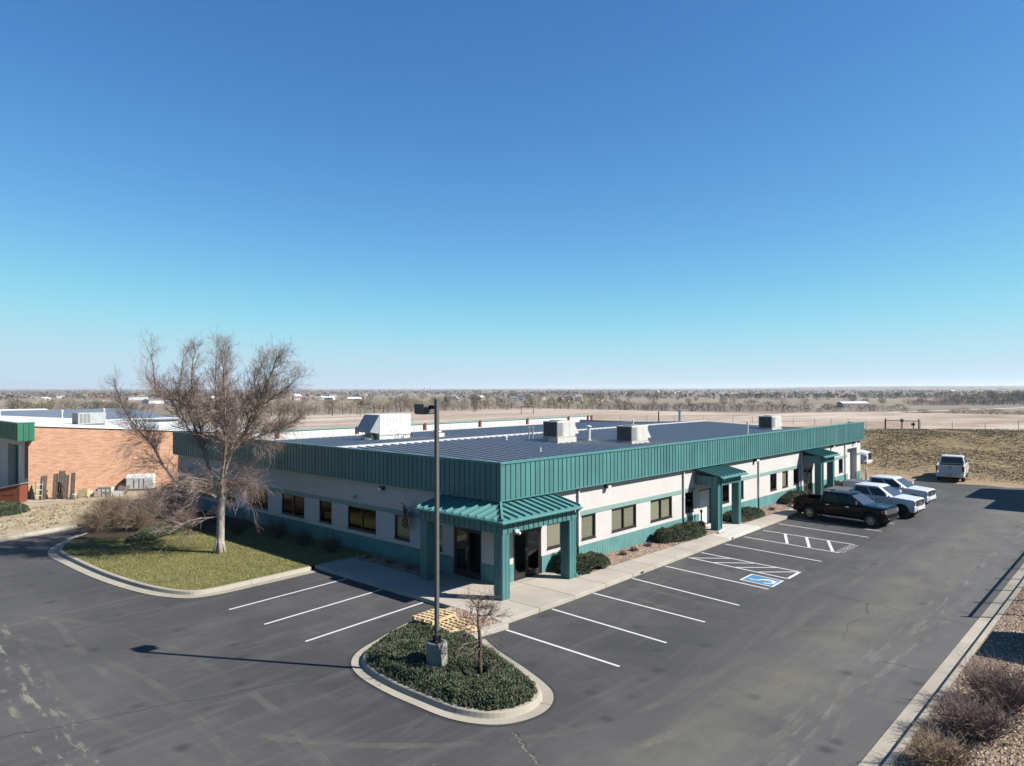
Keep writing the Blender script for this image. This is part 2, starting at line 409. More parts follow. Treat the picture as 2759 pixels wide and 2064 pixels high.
def kerb(path, parent, side=1, gutter=.42, piece=3.0, top=.17, h=.15):
    """kerb and gutter pieces; path = line of the kerb face at the gutter, side = +1 when the gutter lies to the left of travel"""
    # resample to arc length
    P = [Vector(p).to_2d() for p in path]; L = [0]
    for a, b in zip(P, P[1:]): L.append(L[-1]+(b-a).length)
    tot = L[-1]; npc = max(1, round(tot/piece)); plen = tot/npc
    def at(s):
        s = max(0, min(tot, s))
        for i in range(len(P)-1):
            if s <= L[i+1]+1e-9:
                t = (s-L[i])/max(1e-9, L[i+1]-L[i]); return P[i].lerp(P[i+1], t), (P[i+1]-P[i]).normalized()
        return P[-1], (P[-1]-P[-2]).normalized()
    prof = [(-gutter, .004), (-gutter, .022), (-.03, .012), (-.012, .03), (.03, h-.02), (.06, h), (top+.03, h), (top+.03, -.05)]
    for q in range(npc):
        s0, s1 = q*plen+.007, (q+1)*plen-.007
        ss = [s0]+[l for l in L if s0+.02 < l < s1-.02]+[s1]
        # subdivide
        mb = MB(); nP = len(prof)
        for s_ in ss:
            p, _ = at(s_); t1 = at(s_-.15)[0]; t2 = at(s_+.15)[0]; t = (t2-t1).normalized(); nrm = Vector((t.y, -t.x))*side
            for (o, z) in prof: w_ = p+nrm*o; mb.v.append((w_.x, w_.y, z))
        for i in range(len(ss)-1):
            for k in range(nP-1):
                f = (i*nP+k, (i+1)*nP+k, (i+1)*nP+k+1, i*nP+k+1)
                mb.f.append(f if side > 0 else f[::-1]); mb.m.append(0)
        mb.f.append(tuple(range(nP))); mb.f.append(tuple((len(ss)-1)*nP+k for k in range(nP-1, -1, -1))); mb.m += [0, 0]
        mb.build('kerb_stone', M['kerb'], parent)
def flatpoly(name, pts, z, mat, parent=None, thick=.0):
    mb = MB()
    if thick: mb.prism([tuple(p) for p in pts], z-thick, z)
    else: mb.poly([(p[0], p[1], z) for p in pts])
    return mb.build(name, mat, parent)

# ---- lawn island by the left facade: kerb from the drive round to the walk
lawn_face = catmull([(-6.6, 25.2), (-7.6, 24.2), (-9.0, 22.4), (-9.75, 20.6), (-9.85, 18.4), (-9.75, 14.2), (-9.35, 10.8), (-8.75, 8.95), (-8.0, 8.35), (-6.0, 8.35), (-4.4, 8.42), (-3.2, 8.5)], 5)
KL = empty('kerb'); tag(KL, kind='structure'); kerb(lawn_face, KL, -1)
lin = offset(lawn_face, .19)
lawn_poly = [(p.x, p.y) for p in lin]+[(-2.9, 8.7), (.27, 8.7), (.27, 31), (-3, 31), (-6.2, 27)]
def lawn_mat():
    k = NT('lawn').set(.95, 0, .15)
    a = k.noise(.5, 5, .65); b = k.noise(3, 5, .7); c3 = k.noise(40, 3, .7)
    c = k.ramp(a, [(.3, (.115, .130, .032)), (.55, (.180, .180, .055)), (.75, (.255, .215, .090))])
    c = k.mix(k.ramp(b, [(.45, 0.0), (.7, .6)]), c, (.32, .255, .120)); c = k.mix(k.ramp(c3, [(.3, .6), (.6, 0.0)]), c, (.05, .065, .015))
    k.col(c); k.bump(c3, .6, .03); return k.mt
M['lawn'] = lawn_mat()
# grid lawn, clipped to polygon by building a fan of the polygon (flat)
LAWN = flatpoly('lawn', lawn_poly, .135, M['lawn']); tag(LAWN, kind='structure')
def pip(x, y, poly):
    r = False; n = len(poly); j = n-1
    for i in range(n):
        xi, yi = poly[i][0], poly[i][1]; xj, yj = poly[j][0], poly[j][1]
        if (yi > y) != (yj > y) and x < (xj-xi)*(y-yi)/(yj-yi)+xi: r = not r
        j = i
    return r
def blades(poly, n, z, h, w, name, mats, bbox=None, lean=.5, cond=None):
    xs = [p[0] for p in poly]; ys = [p[1] for p in poly]; x0, x1, y0, y1 = bbox or (min(xs), max(xs), min(ys), max(ys))
    mb = MB(); c = 0
    while c < n:
        x, y = ru(x0, x1), ru(y0, y1)
        if not pip(x, y, poly) or (cond and not cond(x, y)): c += .05; continue
        c += 1; a = ru(0, 6.283); hh = h*ru(.5, 1.3); lx, ly = math.cos(a)*w, math.sin(a)*w; b = ru(0, 6.283)
        zz = z(x, y) if callable(z) else z
        mb.cm = random.randrange(len(mats))
        mb.tri((x-lx, y-ly, zz), (x+lx, y+ly, zz), (x+math.cos(b)*hh*lean, y+math.sin(b)*hh*lean, zz+hh))
    return mb.build(name, mats)
gm = [pm('grass blade a', (.150, .165, .045), .8, var=.2), pm('grass blade b', (.225, .205, .075), .8, var=.2), pm('grass blade c', (.29, .235, .11), .8, var=.2)]
g = blades([p for p in lawn_poly if True], 42000, .13, .065, .012, 'lawn_grass', gm, bbox=(-9.7, 0, 8.4, 21.2))
tag(g, 'short green and straw coloured lawn grass in the kerbed bed', 'grass', kind='stuff')

# ---- planting/mulch beds along the facades
def gravel_mat(name, cols, sc=24):
    k = NT(name).set(.9, 0, .2)
    v = k.voro(sc, None, 'Color'); sx = k.n.new('ShaderNodeSeparateColor'); k.lk(v, sx.inputs[0])
    d = k.voro(sc, None, 'Distance')
    c = k.ramp(sx.outputs[0], [(i/(len(cols)-1), q) for i, q in enumerate(cols)])
    c = k.mix(k.ramp(d, [(.35, 0.0), (.75, .85)]), c, tuple(x*.25 for x in cols[0]))
    k.col(c); k.bump(k.ramp(d, [(0, 1.0), (.8, 0.0)]), .8, .03); return k.mt
ROCK = [(.22, .135, .090), (.33, .215, .150), (.42, .32, .245), (.26, .165, .115), (.47, .39, .32)]
M['gravel'] = gravel_mat('river rock bed', ROCK, 22)
M['mulch'] = gravel_mat('dark mulch', [(.045, .032, .022), (.07, .05, .035), (.10, .072, .05)], 18)
rockmats = [pm('rock '+str(i), c, .85, 0, .25, 12) for i, c in enumerate(ROCK)]
def rocks(poly, n, z, name, r=(.022, .055), bbox=None):
    xs = [p[0] for p in poly]; ys = [p[1] for p in poly]; x0, x1, y0, y1 = bbox or (min(xs), max(xs), min(ys), max(ys))
    mb = MB(); c = 0
    T = [(1,0,0),(-1,0,0),(0,1,0),(0,-1,0),(0,0,1)]; FF = [(0,2,4),(2,1,4),(1,3,4),(3,0,4)]
    while c < n:
        x, y = ru(x0, x1), ru(y0, y1)
        if not pip(x, y, poly): continue
        c += 1; i = len(mb.v); a = ru(0, 3.1); s = ru(*r); sx_, sy_, sz_ = s*ru(.7, 1.4), s*ru(.7, 1.3), s*ru(.5, .9)
        for t in T:
            px, py = t[0]*sx_, t[1]*sy_; mb.v.append((x+px*math.cos(a)-py*math.sin(a), y+px*math.sin(a)+py*math.cos(a), z+t[2]*sz_))
        k = random.randrange(len(rockmats))
        for f in FF: mb.f.append(tuple(i+q for q in f)); mb.m.append(k)
    return mb.build(name, rockmats)
BED_Y = -1.24
bed_r1 = [(3.25, BED_Y), (16.2, BED_Y), (16.2, -.3), (16.9, -.3), (16.9, .27), (3.25, .27)]
bed_r2 = [(19.2, BED_Y), (32.1, BED_Y), (32.1, .27), (19.2, .27)]
bed_r3 = [(35.1, BED_Y), (42.0, BED_Y), (42.0, .27), (35.1, .27)]
for i, (b, n) in enumerate(((bed_r1, 5200), (bed_r2, 2600), (bed_r3, 900))):
    o = flatpoly('gravel_bed', b, .152, M['gravel']); tag(o, kind='structure')
    s = rocks(b, n, .15, 'river_rock')
    tag(s, ['loose tan river rock along the sunlit wall between the corner porch and white door', 'loose tan river rock behind the black pickup between the two small canopies', 'loose tan river rock past the far canopy by the garage door'][i], 'rock', kind='stuff')
bed_l = [(-.95, 3.45), (.22, 3.45), (.22, 8.7), (-.95, 8.7)]
o = flatpoly('gravel_bed', bed_l, .152, M['gravel']); tag(o, kind='structure')
s = rocks(bed_l, 900, .15, 'river_rock'); tag(s, 'loose river rock in shade under the left facade windows', 'rock', kind='stuff')
o = flatpoly('mulch_bed', [(-8.4, 22.9), (-6.0, 20.6), (-3.6, 19.4), (.25, 19.2), (.25, 30.9), (-3, 30.9), (-6.3, 26.2)], .142, M['mulch']); tag(o, kind='structure')

# ---- sidewalks: slabs with joints
def fy(x):     # kerb line in front of the right facade (runs slightly skew to the wall)
    return -2.86+.028*max(x, 0) if x < 26 else -2.13+.006*(x-26)
SW = empty('sidewalk'); tag(SW, kind='structure')
def slab(pts, z=.15, mat='concrete', name='slab'):
    o = MB().prism(pts, -.1, z).build(name, M[mat], SW); bevel(o, .012, 1); return o
def g4(x0, x1, y0a, y0b, y1, gap=.007, **k):
    slab([(x0+gap, y0a), (x1-gap, y0b), (x1-gap, y1), (x0+gap, y1)], **k)
# strip along the right side
xs = [3.25, 5.3, 7.2, 9.1, 11.0, 12.9, 14.85]
for a, b in zip(xs, xs[1:]): g4(a, b, fy(a), fy(b), BED_Y-.006)
g4(14.85, 19.2, fy(14.85), fy(19.2), -1.62, mat='concrete_new'); g4(16.25, 19.19, -1.61, -1.61, .26, gap=.0, mat='concrete_new')
xs = [19.2, 21.2, 23.2, 25.4]
for a, b in zip(xs, xs[1:]): g4(a, b, fy(a), fy(b), BED_Y-.006)
g4(14.86, 16.24, -1.61, -1.61, BED_Y-.006, gap=.0)
xs = [25.4, 27.6, 29.8, 32.1]
for a, b in zip(xs, xs[1:]): g4(a, b, fy(a), fy(b), BED_Y-.006)
g4(32.1, 35.1, fy(32.1), fy(35.1), .26)
xs = [35.1, 37.4, 39.7, 42.0]
for a, b in zip(xs, xs[1:]): g4(a, b, fy(a), fy(b), BED_Y-.006)
g4(42.0, 47.0, -1.6, -1.6, .26, z=.06)
# corner plaza under the porch
g4(-2.95, -.98, -2.83, -2.84, -.28); g4(-.98, 1.1, -2.84, -2.84, -.28); g4(1.1, 3.25, -2.83, fy(3.25), -.28)
g4(1.1, 3.25, -.27, -.27, .27); g4(-.98, 1.1, -.27, -.27, 1.6); g4(-2.95, -.98, -.27, -.27, 1.6); g4(-2.95, -.98, 1.61, 1.61, 3.45); g4(-.98, .24, 1.61, 1.61, 3.44)
ys = [3.45, 5.2, 6.95, 8.68]
for a, b in zip(ys, ys[1:]): slab([(-2.95, a+.007), (-.955, a+.007), (-.955, b-.007), (-2.95, b-.007)])
# drain openings in the kerb face
for x in (6.05, 15.35):
    MB().box(x-.12, x+.12, fy(x)-.004, fy(x)+.03, .02, .11).build('drain_opening', M['dark'], SW)
# interior floor
# ---- tip of the planter island: nose kerb, gutter pan
isl_face = catmull([(-4.55, -3.2), (-5.0, -4.2), (-5.45, -5.6), (-5.95, -6.9), (-6.35, -7.45), (-6.95, -7.72), (-7.6, -7.66), (-8.15, -7.3), (-8.5, -6.5), (-8.58, -5.4), (-8.6, -4.2), (-8.45, -2.9), (-8.1, -2.05), (-7.5, -1.5), (-6.6, -1.15), (-5.4, -.72), (-4.2, -.42), (-3.0, -.28)], 5)
# travel keeps the island on the left => gutter on the right
KI = empty('kerb'); tag(KI, kind='structure'); kerb(isl_face[::-1], KI, -1, gutter=.31, piece=2.6)
ii = offset(isl_face[::-1], .18)
isl_poly = [(p.x, p.y) for p in ii]+[(-3.0, -2.9)]
o = flatpoly('island_bed', isl_poly, .12, M['mulch']); tag(o, kind='structure')
o = flatpoly('gravel_bed', [(-4.3, -2.75), (-2.96, -2.85), (-2.96, -.5), (-4.5, -.75)], .148, M['gravel']); tag(o, kind='structure')
s = rocks([(-4.3, -2.7), (-2.98, -2.8), (-2.98, -.5), (-4.5, -.75)], 1100, .146, 'river_rock'); tag(s, 'small patch of tan river rock at the walk end beside the pallets', 'rock', kind='stuff')
slab([(-5.15, -3.05), (-3.0, -3.2), (-2.96, -2.87), (-4.95, -2.62)], .155)

# ---- right boundary kerb
KR = empty('kerb'); tag(KR, kind='structure')
kerb([(-40, -15.02), (-20, -15.0), (0, -15.02), (14, -15.04), (30, -15.0), (48, -14.95)], KR, 1, gutter=.40, piece=3.0)
o = flatpoly('gravel_bed', [(-40, -45), (48, -45), (48, -15.21), (-40, -15.23)], .143, M['gravel_r'] if 'gravel_r' in M else gravel_mat('bark and gravel', [(.24, .175, .115), (.33, .245, .165), (.40, .31, .22), (.19, .135, .09)], 16)); tag(o, kind='structure')
s = rocks([(-4, -17.2), (16, -17.2), (16, -15.3), (-4, -15.3)], 5200, .14, 'river_rock', (.02, .06)); tag(s, 'tan bark and rock mulch behind the long kerb at right', 'rock', kind='stuff')
# ---- left back verge: kerb and dirt yard
KB = empty('kerb'); tag(KB, kind='structure')
vf = [(-48, 19.8), (-25, 23.7), (-14.6, 25.62), (-10.9, 26.25), (-8.6, 26.9), (-6.9, 27.45)]
kerb(vf, KB, -1, gutter=.45, piece=3.0)
vi = offset(vf, .18)
k = NT('bare dry dirt').set(.95, 0, .1)
c = k.ramp(k.noise(.5, 5, .65), [(.3, (.33, .265, .175)), (.7, (.50, .42, .30))]); c = k.mix(k.ramp(k.noise(4, 5, .7), [(.40, .5), (.56, 0.0)]), c, (.20, .16, .105)); k.col(c); k.bump(k.noise(9, 5, .7), .6, .05)
M['dirt'] = k.mt
o = flatpoly('dirt_yard', [(p.x, p.y) for p in vi]+[(-6.0, 27.6), (-4.5, 31.05), (.2, 31.05), (3, 33), (3, 90), (-48, 90)], .12, M['dirt']); tag(o, kind='structure')
o = flatpoly('yard', [(.3, 31.2), (60, 31.2), (60, 37.6), (3.1, 37.6)], .02, M['dirt']); tag(o, kind='structure')
o = flatpoly('concrete_apron', [(-9.3, 40.4), (-5.2, 38.5), (-4.9, 39.1), (-6.0, 41.0), (-9.3, 50)], .135, M['concrete'], None); tag(o, kind='structure')

# ---- cracks in the asphalt (sealed / open): thin dark strips
def ribbon(pts, w0, w1, z, wig=.05, sub=6):
    mb = MB(); P = catmull([Vector(p).to_2d() for p in pts], sub); n = len(P); L_ = []; 
    for i, p in enumerate(P):
        t = (P[min(i+1, n-1)]-P[max(i-1, 0)]).normalized(); nr = Vector((-t.y, t.x)); o_ = ru(-wig, wig); w_ = ru(w0, w1)
        L_.append((p+nr*(o_+w_), p+nr*(o_-w_)))
    for a, b in zip(L_, L_[1:]): mb.quad((a[1].x, a[1].y, z), (b[1].x, b[1].y, z), (b[0].x, b[0].y, z), (a[0].x, a[0].y, z))
    return mb
M['crack'] = pm('crack shadow', (.028, .028, .029), .95, 0, .3, 5)  # near-black colour of the crack strips
M['crackdirt'] = pm('crack fill', (.165, .150, .112), .95, 0, .3, 5)
for pts in ([(-16.9, .62), (-15.6, .15), (-14.69, -.18), (-13.12, -.68), (-11.07, -1.45), (-9.3, -2.1)],
            [(8.05, -8.13), (8.45, -8.9), (8.18, -10.43), (8.03, -12.1), (7.78, -14.55)],
            [(-8.15, -8.2), (-8.53, -8.79), (-8.94, -9.62), (-9.6, -10.8)], [(25.3, -10.27), (25.45, -12), (25.52, -13.76)], [(2.3, -13.3), (2.24, -14.5)],
            [(20.4, -9.2), (20.8, -10.2), (20.5, -11.6)], [(8.1, -11.2), (6.6, -11.6), (4.9, -11.5), (3.2, -11.9)],
            [(14.2, -8.6), (15.6, -9.4), (17.4, -9.3)], [(28.5, -9.4), (31.2, -9.9), (33.5, -9.6)]):
    ribbon(pts, .004, .016, .004, .07).build('crack', M['crack'], LOT)
ribbon([(-8.25, -8.2), (-8.62, -8.85), (-9.03, -9.7), (-9.66, -10.9)], .004, .035, .0035, .05, 12).build('crack', M['crackdirt'], LOT)
ribbon([(-15.5, 9.38), (-14.47, 9.49), (-12.14, 9.72), (-9.43, 9.99)], .012, .03, .004, .02).build('crack', M['crackdirt'], LOT)
# dark tar seam around the island gutter
sl = offset(isl_face[::-1], -.36); ribbon([tuple(p) for p in sl], .03, .06, .003, .01, 1).build('seal', pm('tar seal', (.03, .03, .032), .8, 0, .2, 4), LOT)

# dusty tyre arcs: broken, see-through film of dried mud
k = NT('dried mud film').set(.95, 0, .1); k.col((.27, .25, .20)); tr_ = k.n.new('ShaderNodeBsdfTransparent'); mx_ = k.n.new('ShaderNodeMixShader')
a_ = k.math('MULTIPLY', k.ramp(k.noise(.5, 4, .6), [(.42, 0.0), (.66, .40)]), k.ramp(k.noise(9, 5, .75), [(.35, .25), (.65, 1.0)]))
k.lk(a_, mx_.inputs[0]); k.lk(tr_.outputs[0], mx_.inputs[1]); k.lk(k.b.outputs[0], mx_.inputs[2]); k.lk(mx_.outputs[0], k.n['Material Output'].inputs[0]); M['film'] = k.mt
for i_, pts in enumerate(([(-14.2, 8), (-14.6, 0), (-12.6, -6.5), (-7, -10.6), (2, -11.6), (14, -11.2), (28, -10.8)], [(-13.0, 9), (-13.4, 1), (-11.6, -5.2), (-6.6, -9.4), (2, -10.2), (14, -9.8), (30, -9.6)],
        [(-17, -14), (-10, -12.4), (0, -13.2), (12, -13.1), (30, -12.6)], [(-17, -11.5), (-10, -10.4), (0, -11.9), (12, -11.8), (32, -11.6)], [(-15.6, 14), (-12.2, 7.5), (-11.2, 0), (-12.4, -8), (-14.5, -13)],
        [(-16.8, 12), (-13.8, 6.5), (-12.8, 0), (-14, -8), (-16, -12)], [(4.2, -4.4), (4.0, -8), (6, -10.6), (12, -11.6), (22, -11.8)], [(2.8, -4.4), (2.6, -8.4), (5, -11.6), (12, -12.9), (22, -13)], [(38, -4), (36, -9), (28, -11.2), (16, -12.2)])):
    ribbon(pts, .10, .15, .0014+.0002*i_, .02, 14).build('tyre_mark', M['film'], LOT)
# ---- painted markings
k = NT('worn line paint').set(.75, 0, .3)
k.col(k.mix(k.ramp(k.noise(7, 6, .75), [(.55, 0.0), (.75, .55)]), (.58, .58, .58), (.16, .16, .165))); M['line'] = k.mt
LZ = .005
def line(a, b, w=.05, name='stall_line', z=LZ, mat='line'):
    a = Vector(a); b = Vector(b); t = (b-a).normalized(); n_ = Vector((-t.y, t.x))*w
    mb = MB(); N = 6
    for i in range(N):
        p, q = a.lerp(b, i/N), a.lerp(b, (i+1)/N); mb.quad((p-n_).to_3d()+Vector((0,0,z)), (q-n_).to_3d()+Vector((0,0,z)), (q+n_).to_3d()+Vector((0,0,z)), (p+n_).to_3d()+Vector((0,0,z)))
    return mb.build(name, M[mat], LOT)
for a, b in (((-3.15, -3.22), (-3.25, -7.78)), ((-.38, -2.92), (-.64, -7.80)), ((2.28, -2.84), (2.02, -7.74)), ((5.16, -2.78), (4.61, -7.78)), ((7.93, -2.73), (7.42, -7.71)),
             ((10.12, -2.70), (9.51, -7.66)), ((11.46, -2.66), (10.96, -7.66)), ((14.03, -2.62), (13.55, -7.65)), ((16.40, -2.62), (15.90, -7.68)), ((18.80, -2.62), (18.35, -7.64)),
             ((21.32, -2.5), (20.75, -7.62)), ((23.55, -2.5), (23.0, -7.65)), ((26.4, -2.4), (25.9, -7.55)), ((30.2, -2.4), (29.7, -7.5)), ((34.0, -2.4), (34.3, -7.5)), ((-4.1, 6.9), (-8.3, 6.9))):
    if b[0] != -8.3: line(a, b)
line((10.98, -7.62), (9.50, -7.66), .07)
for a, b in (((10.09, -2.80), (11.36, -4.36)), ((9.94, -3.98), (11.19, -5.55)), ((9.80, -5.15), (11.08, -6.64)), ((9.72, -6.28), (10.9, -7.55))): line(a, b, .05, 'hatch_line', .007)
for a, b in (((18.70, -3.91), (16.26, -4.99)), ((18.58, -5.11), (16.15, -6.15)), ((18.50, -6.26), (16.01, -7.33))): line(a, b, .075, 'hatch_line', .007)
for a, b in (((-2.98, 6.15), (-8.33, 5.74)), ((-2.98, 3.72), (-8.29, 3.27)), ((-2.98, 1.17), (-8.24, .76))): line(a, b)
# accessible-parking symbol: blue panel, white border, wheelchair figure
k = NT('worn blue pavement paint').set(.75, 0, .3); k.col(k.mix(k.ramp(k.noise(6, 6, .75), [(.45, 0.0), (.75, .7)]), (.055, .195, .35), (.13, .20, .24))); M['blue'] = k.mt
AC = [(7.82, -7.72), (9.06, -7.68), (9.23, -6.20), (7.98, -6.22)]
def bil(u, v):
    a, b, c, d = [Vector(p) for p in AC]; p = (a*(1-u)+b*u)*(1-v)+(d*(1-u)+c*u)*v; return p
mb = MB(); mb.quad(*[(p.x, p.y, .004) for p in (bil(0, 0), bil(1, 0), bil(1, 1), bil(0, 1))]); SYM = mb.build('accessible_symbol', M['blue'], LOT)
def uvline(pts, w, nm='symbol_stroke', z=.008):
    mb = MB(); P = [Vector(p) for p in pts]
    L_ = []
    for i, p in enumerate(P):
        t = (P[min(i+1, len(P)-1)]-P[max(i-1, 0)]).normalized(); n_ = Vector((-t.y, t.x))*w; L_.append((p+n_, p-n_))
    for (a, b), (c, d) in zip(L_, L_[1:]):
        q = [bil(*b), bil(*d), bil(*c), bil(*a)]; mb.quad(*[(k_.x, k_.y, z) for k_ in q])
    return mb.build(nm, M['line'], SYM)
for a, b in (((0, .03), (1, .03)), ((0, .97), (1, .97)), ((.03, 0), (.03, 1)), ((.97, 0), (.97, 1))): uvline([a, b], .032, 'border', .0075 + .0006*(a[0] == b[0]))
ring = [(.50+.24*math.cos(math.radians(t)), .33+.19*math.sin(math.radians(t))) for t in range(-190, 91, 14)]
uvline(ring, .045); uvline([(.62, .17), (.60, .36), (.60, .52), (.42, .56), (.36, .74), (.40, .86)], .042, z=.0092)
hd = [(.68+.06*math.cos(t/8*6.283), .13+.045*math.sin(t/8*6.283)) for t in range(8)]
mb = MB(); mb.poly([(bil(*q).x, bil(*q).y, .0104) for q in hd]); mb.build('symbol_stroke', M['line'], SYM)
def lettering(txt, name, size, loc, rot, mat, parent, sx=1, ext=0):
    cu = bpy.data.curves.new(name, 'FONT'); cu.body = txt; cu.size = size; cu.extrude = ext; cu.align_x = 'CENTER'
    t = bpy.data.objects.new(name, cu); COL.objects.link(t); bpy.context.view_layer.update()
    me = bpy.data.meshes.new_from_object(t.evaluated_get(bpy.context.evaluated_depsgraph_get())); bpy.data.objects.remove(t)
    me.materials.clear(); me.materials.append(mat); return place(name, me, parent, loc, rot=rot, scale=(sx, 1, 1))
k = NT('faded lettering paint').set(.8, 0, .3); k.col(k.mix(k.ramp(k.noise(9, 6, .8), [(.4, 0.0), (.7, .6)]), (.46, .46, .47), (.12, .12, .125))); M['faded'] = k.mt
lettering('NO PARKING', 'no_parking_lettering', .62, (17.1, -7.86, .006), (0, 0, 0), M['faded'], LOT, .60)
# ================================================================== OFFICE BUILDING
BX, BY = 46.28, 31.07           # fascia extents
WX0, WX1, WY0, WY1 = .25, 46.0, .28, 30.8     # wall faces
ZF0, ZF1 = 3.55, 5.10
B = empty('office_building', (0, 0, 0)); tag(B, 'long single-storey pale stucco office building with ribbed teal fascia and corner porch', 'building')
W_R = [(5.67, 6.77), (8.08, 10.25), (11.60, 13.78), (15.13, 16.16), (19.57, 20.63), (22.0, 22.66), (26.76, 27.84), (28.82, 29.84), (30.84, 31.84), (40.43, 41.42), (3.20, 4.35)]
W_L = [(14.76, 17.09), (12.17, 13.32), (8.44, 10.75), (5.91, 7.02), (18.6, 20.9), (22.6, 23.7), (25.4, 27.6)]
ZW0, ZW1 = 1.10, 2.21
D_R = [(1.05, 2.82, 2.15), (16.80, 18.30, 2.20), (32.74, 34.52, 2.15)]; GAR = (42.55, 45.02, 2.92)
D_L = [(1.33, 3.00, 2.18)]; SIDE = (3.72, 4.24)
def wall(name, axis, plane, u0, u1, z0, z1, ops, inward, mat, depth=.13, parent=B):
    """flat wall face with openings and reveals. axis 'x': runs along x at y=plane; 'y': runs along y at x=plane; inward=+1 to +axis-normal"""
    us = sorted({u0, u1, *[o[0] for o in ops], *[o[1] for o in ops]}); zs = sorted({z0, z1, *[o[2] for o in ops], *[o[3] for o in ops]})
    us = [u for u in us if u0 <= u <= u1]; zs = [z for z in zs if z0 <= z <= z1]
    mb = MB()
    P = (lambda u, d, z: (u, plane+d*inward, z)) if axis == 'x' else (lambda u, d, z: (plane+d*inward, u, z))
    for a, b in zip(us, us[1:]):
        for c, d in zip(zs, zs[1:]):
            m_ = ((a+b)/2, (c+d)/2)
            if any(o[0] < m_[0] < o[1] and o[2] < m_[1] < o[3] for o in ops): continue
            mb.quad(P(a, 0, c), P(b, 0, c), P(b, 0, d), P(a, 0, d))
    for o in ops:
        a, b, c, d = o[:4]; c = max(c, z0); e = o[4] if len(o) > 4 else depth
        mb.quad(P(a, 0, c), P(a, 0, d), P(a, e, d), P(a, e, c)); mb.quad(P(b, 0, c), P(b, e, c), P(b, e, d), P(b, 0, d))
        mb.quad(P(a, 0, d), P(b, 0, d), P(b, e, d), P(a, e, d))
        if c > z0+.01: mb.quad(P(a, 0, c), P(a, e, c), P(b, e, c), P(b, 0, c))
    return mb.build(name, mat, parent)
opsR = [(a, b, ZW0, ZW1) for a, b in W_R]+[(a, b, -.1, t) for a, b, t in D_R]+[(GAR[0], GAR[1], -.1, GAR[2], .5)]
opsL = [(a, b, ZW0, ZW1) for a, b in W_L]+[(a, b, -.1, t) for a, b, t in D_L]+[(SIDE[0], SIDE[1], 1.0, 2.1)]
wall('wall', 'x', WY0, WX0, WX1, .05, 3.62, opsR, 1, M['stucco']); wall('wall', 'y', WX0, WY0, WY1, .05, 3.62, opsL, 1, M['stucco'])
wall('wall', 'x', WY1, WX0, WX1, .05, 4.2, [], -1, M['stucco']); wall('wall', 'y', WX1, WY0, WY1, .05, 4.4, [], -1, M['stucco'])
MB().box(WX0+.15, WX1-.1, WY0+.15, WY1-.1, .02, .145).build('floor_slab', M['floor_in'], B)
for q_ in ((4.5, 4.6, .45, 6), (.4, 4.5, 6, 6.1), (31, 36, 4, 4.1), (30.9, 31, .45, 4), (36, 36.1, .45, 4)): MB().box(*q_, .15, 3.4).build('partition', M['dark'], B)
# bands above the windows (proud) - broken at porch and canopies
for a, b in ((4.4, 16.3), (19.1, 32.2), (35.0, 42.5), (45.05, 46.0)):
    MB().box(a, b, WY0-.025, WY0+.02, 2.225, 2.43).build('band', M['band'], B)
MB().box(WX0-.025, WX0+.02, 4.3, WY1, 2.225, 2.43).build('band', M['band'], B)
# grooved wainscot
def wains(axis, a, b, plane, z0=.12, z1=.865, step=.203):
    mb = MB(); n = max(1, round((b-a)/step)); st = (b-a)/n
    for i in range(n):
        u0, u1 = a+i*st+.006, a+(i+1)*st-.006
        if axis == 'x': mb.box(u0, u1, plane-.030, plane-.012, z0, z1)
        else: mb.box(plane-.030, plane-.012, u0, u1, z0, z1)
    if axis == 'x': mb.box(a, b, plane-.018, plane+.01, z0, z1-.004)
    else: mb.box(plane-.018, plane+.01, a, b, z0, z1-.004)
    return mb.build('wainscot', M['teal_wood'], B)
cut = [.22]+[v for d in D_R for v in d[:2]]+[GAR[0]]
segs = [(.22, 1.05), (2.82, 16.8), (18.3, 32.74), (34.52, 42.55), (45.02, 46.03)]
for a, b in segs: wains('x', a, b, WY0)
for a, b in ((.25, 1.33), (3.0, 30.82)): wains('y', a, b, WX0)
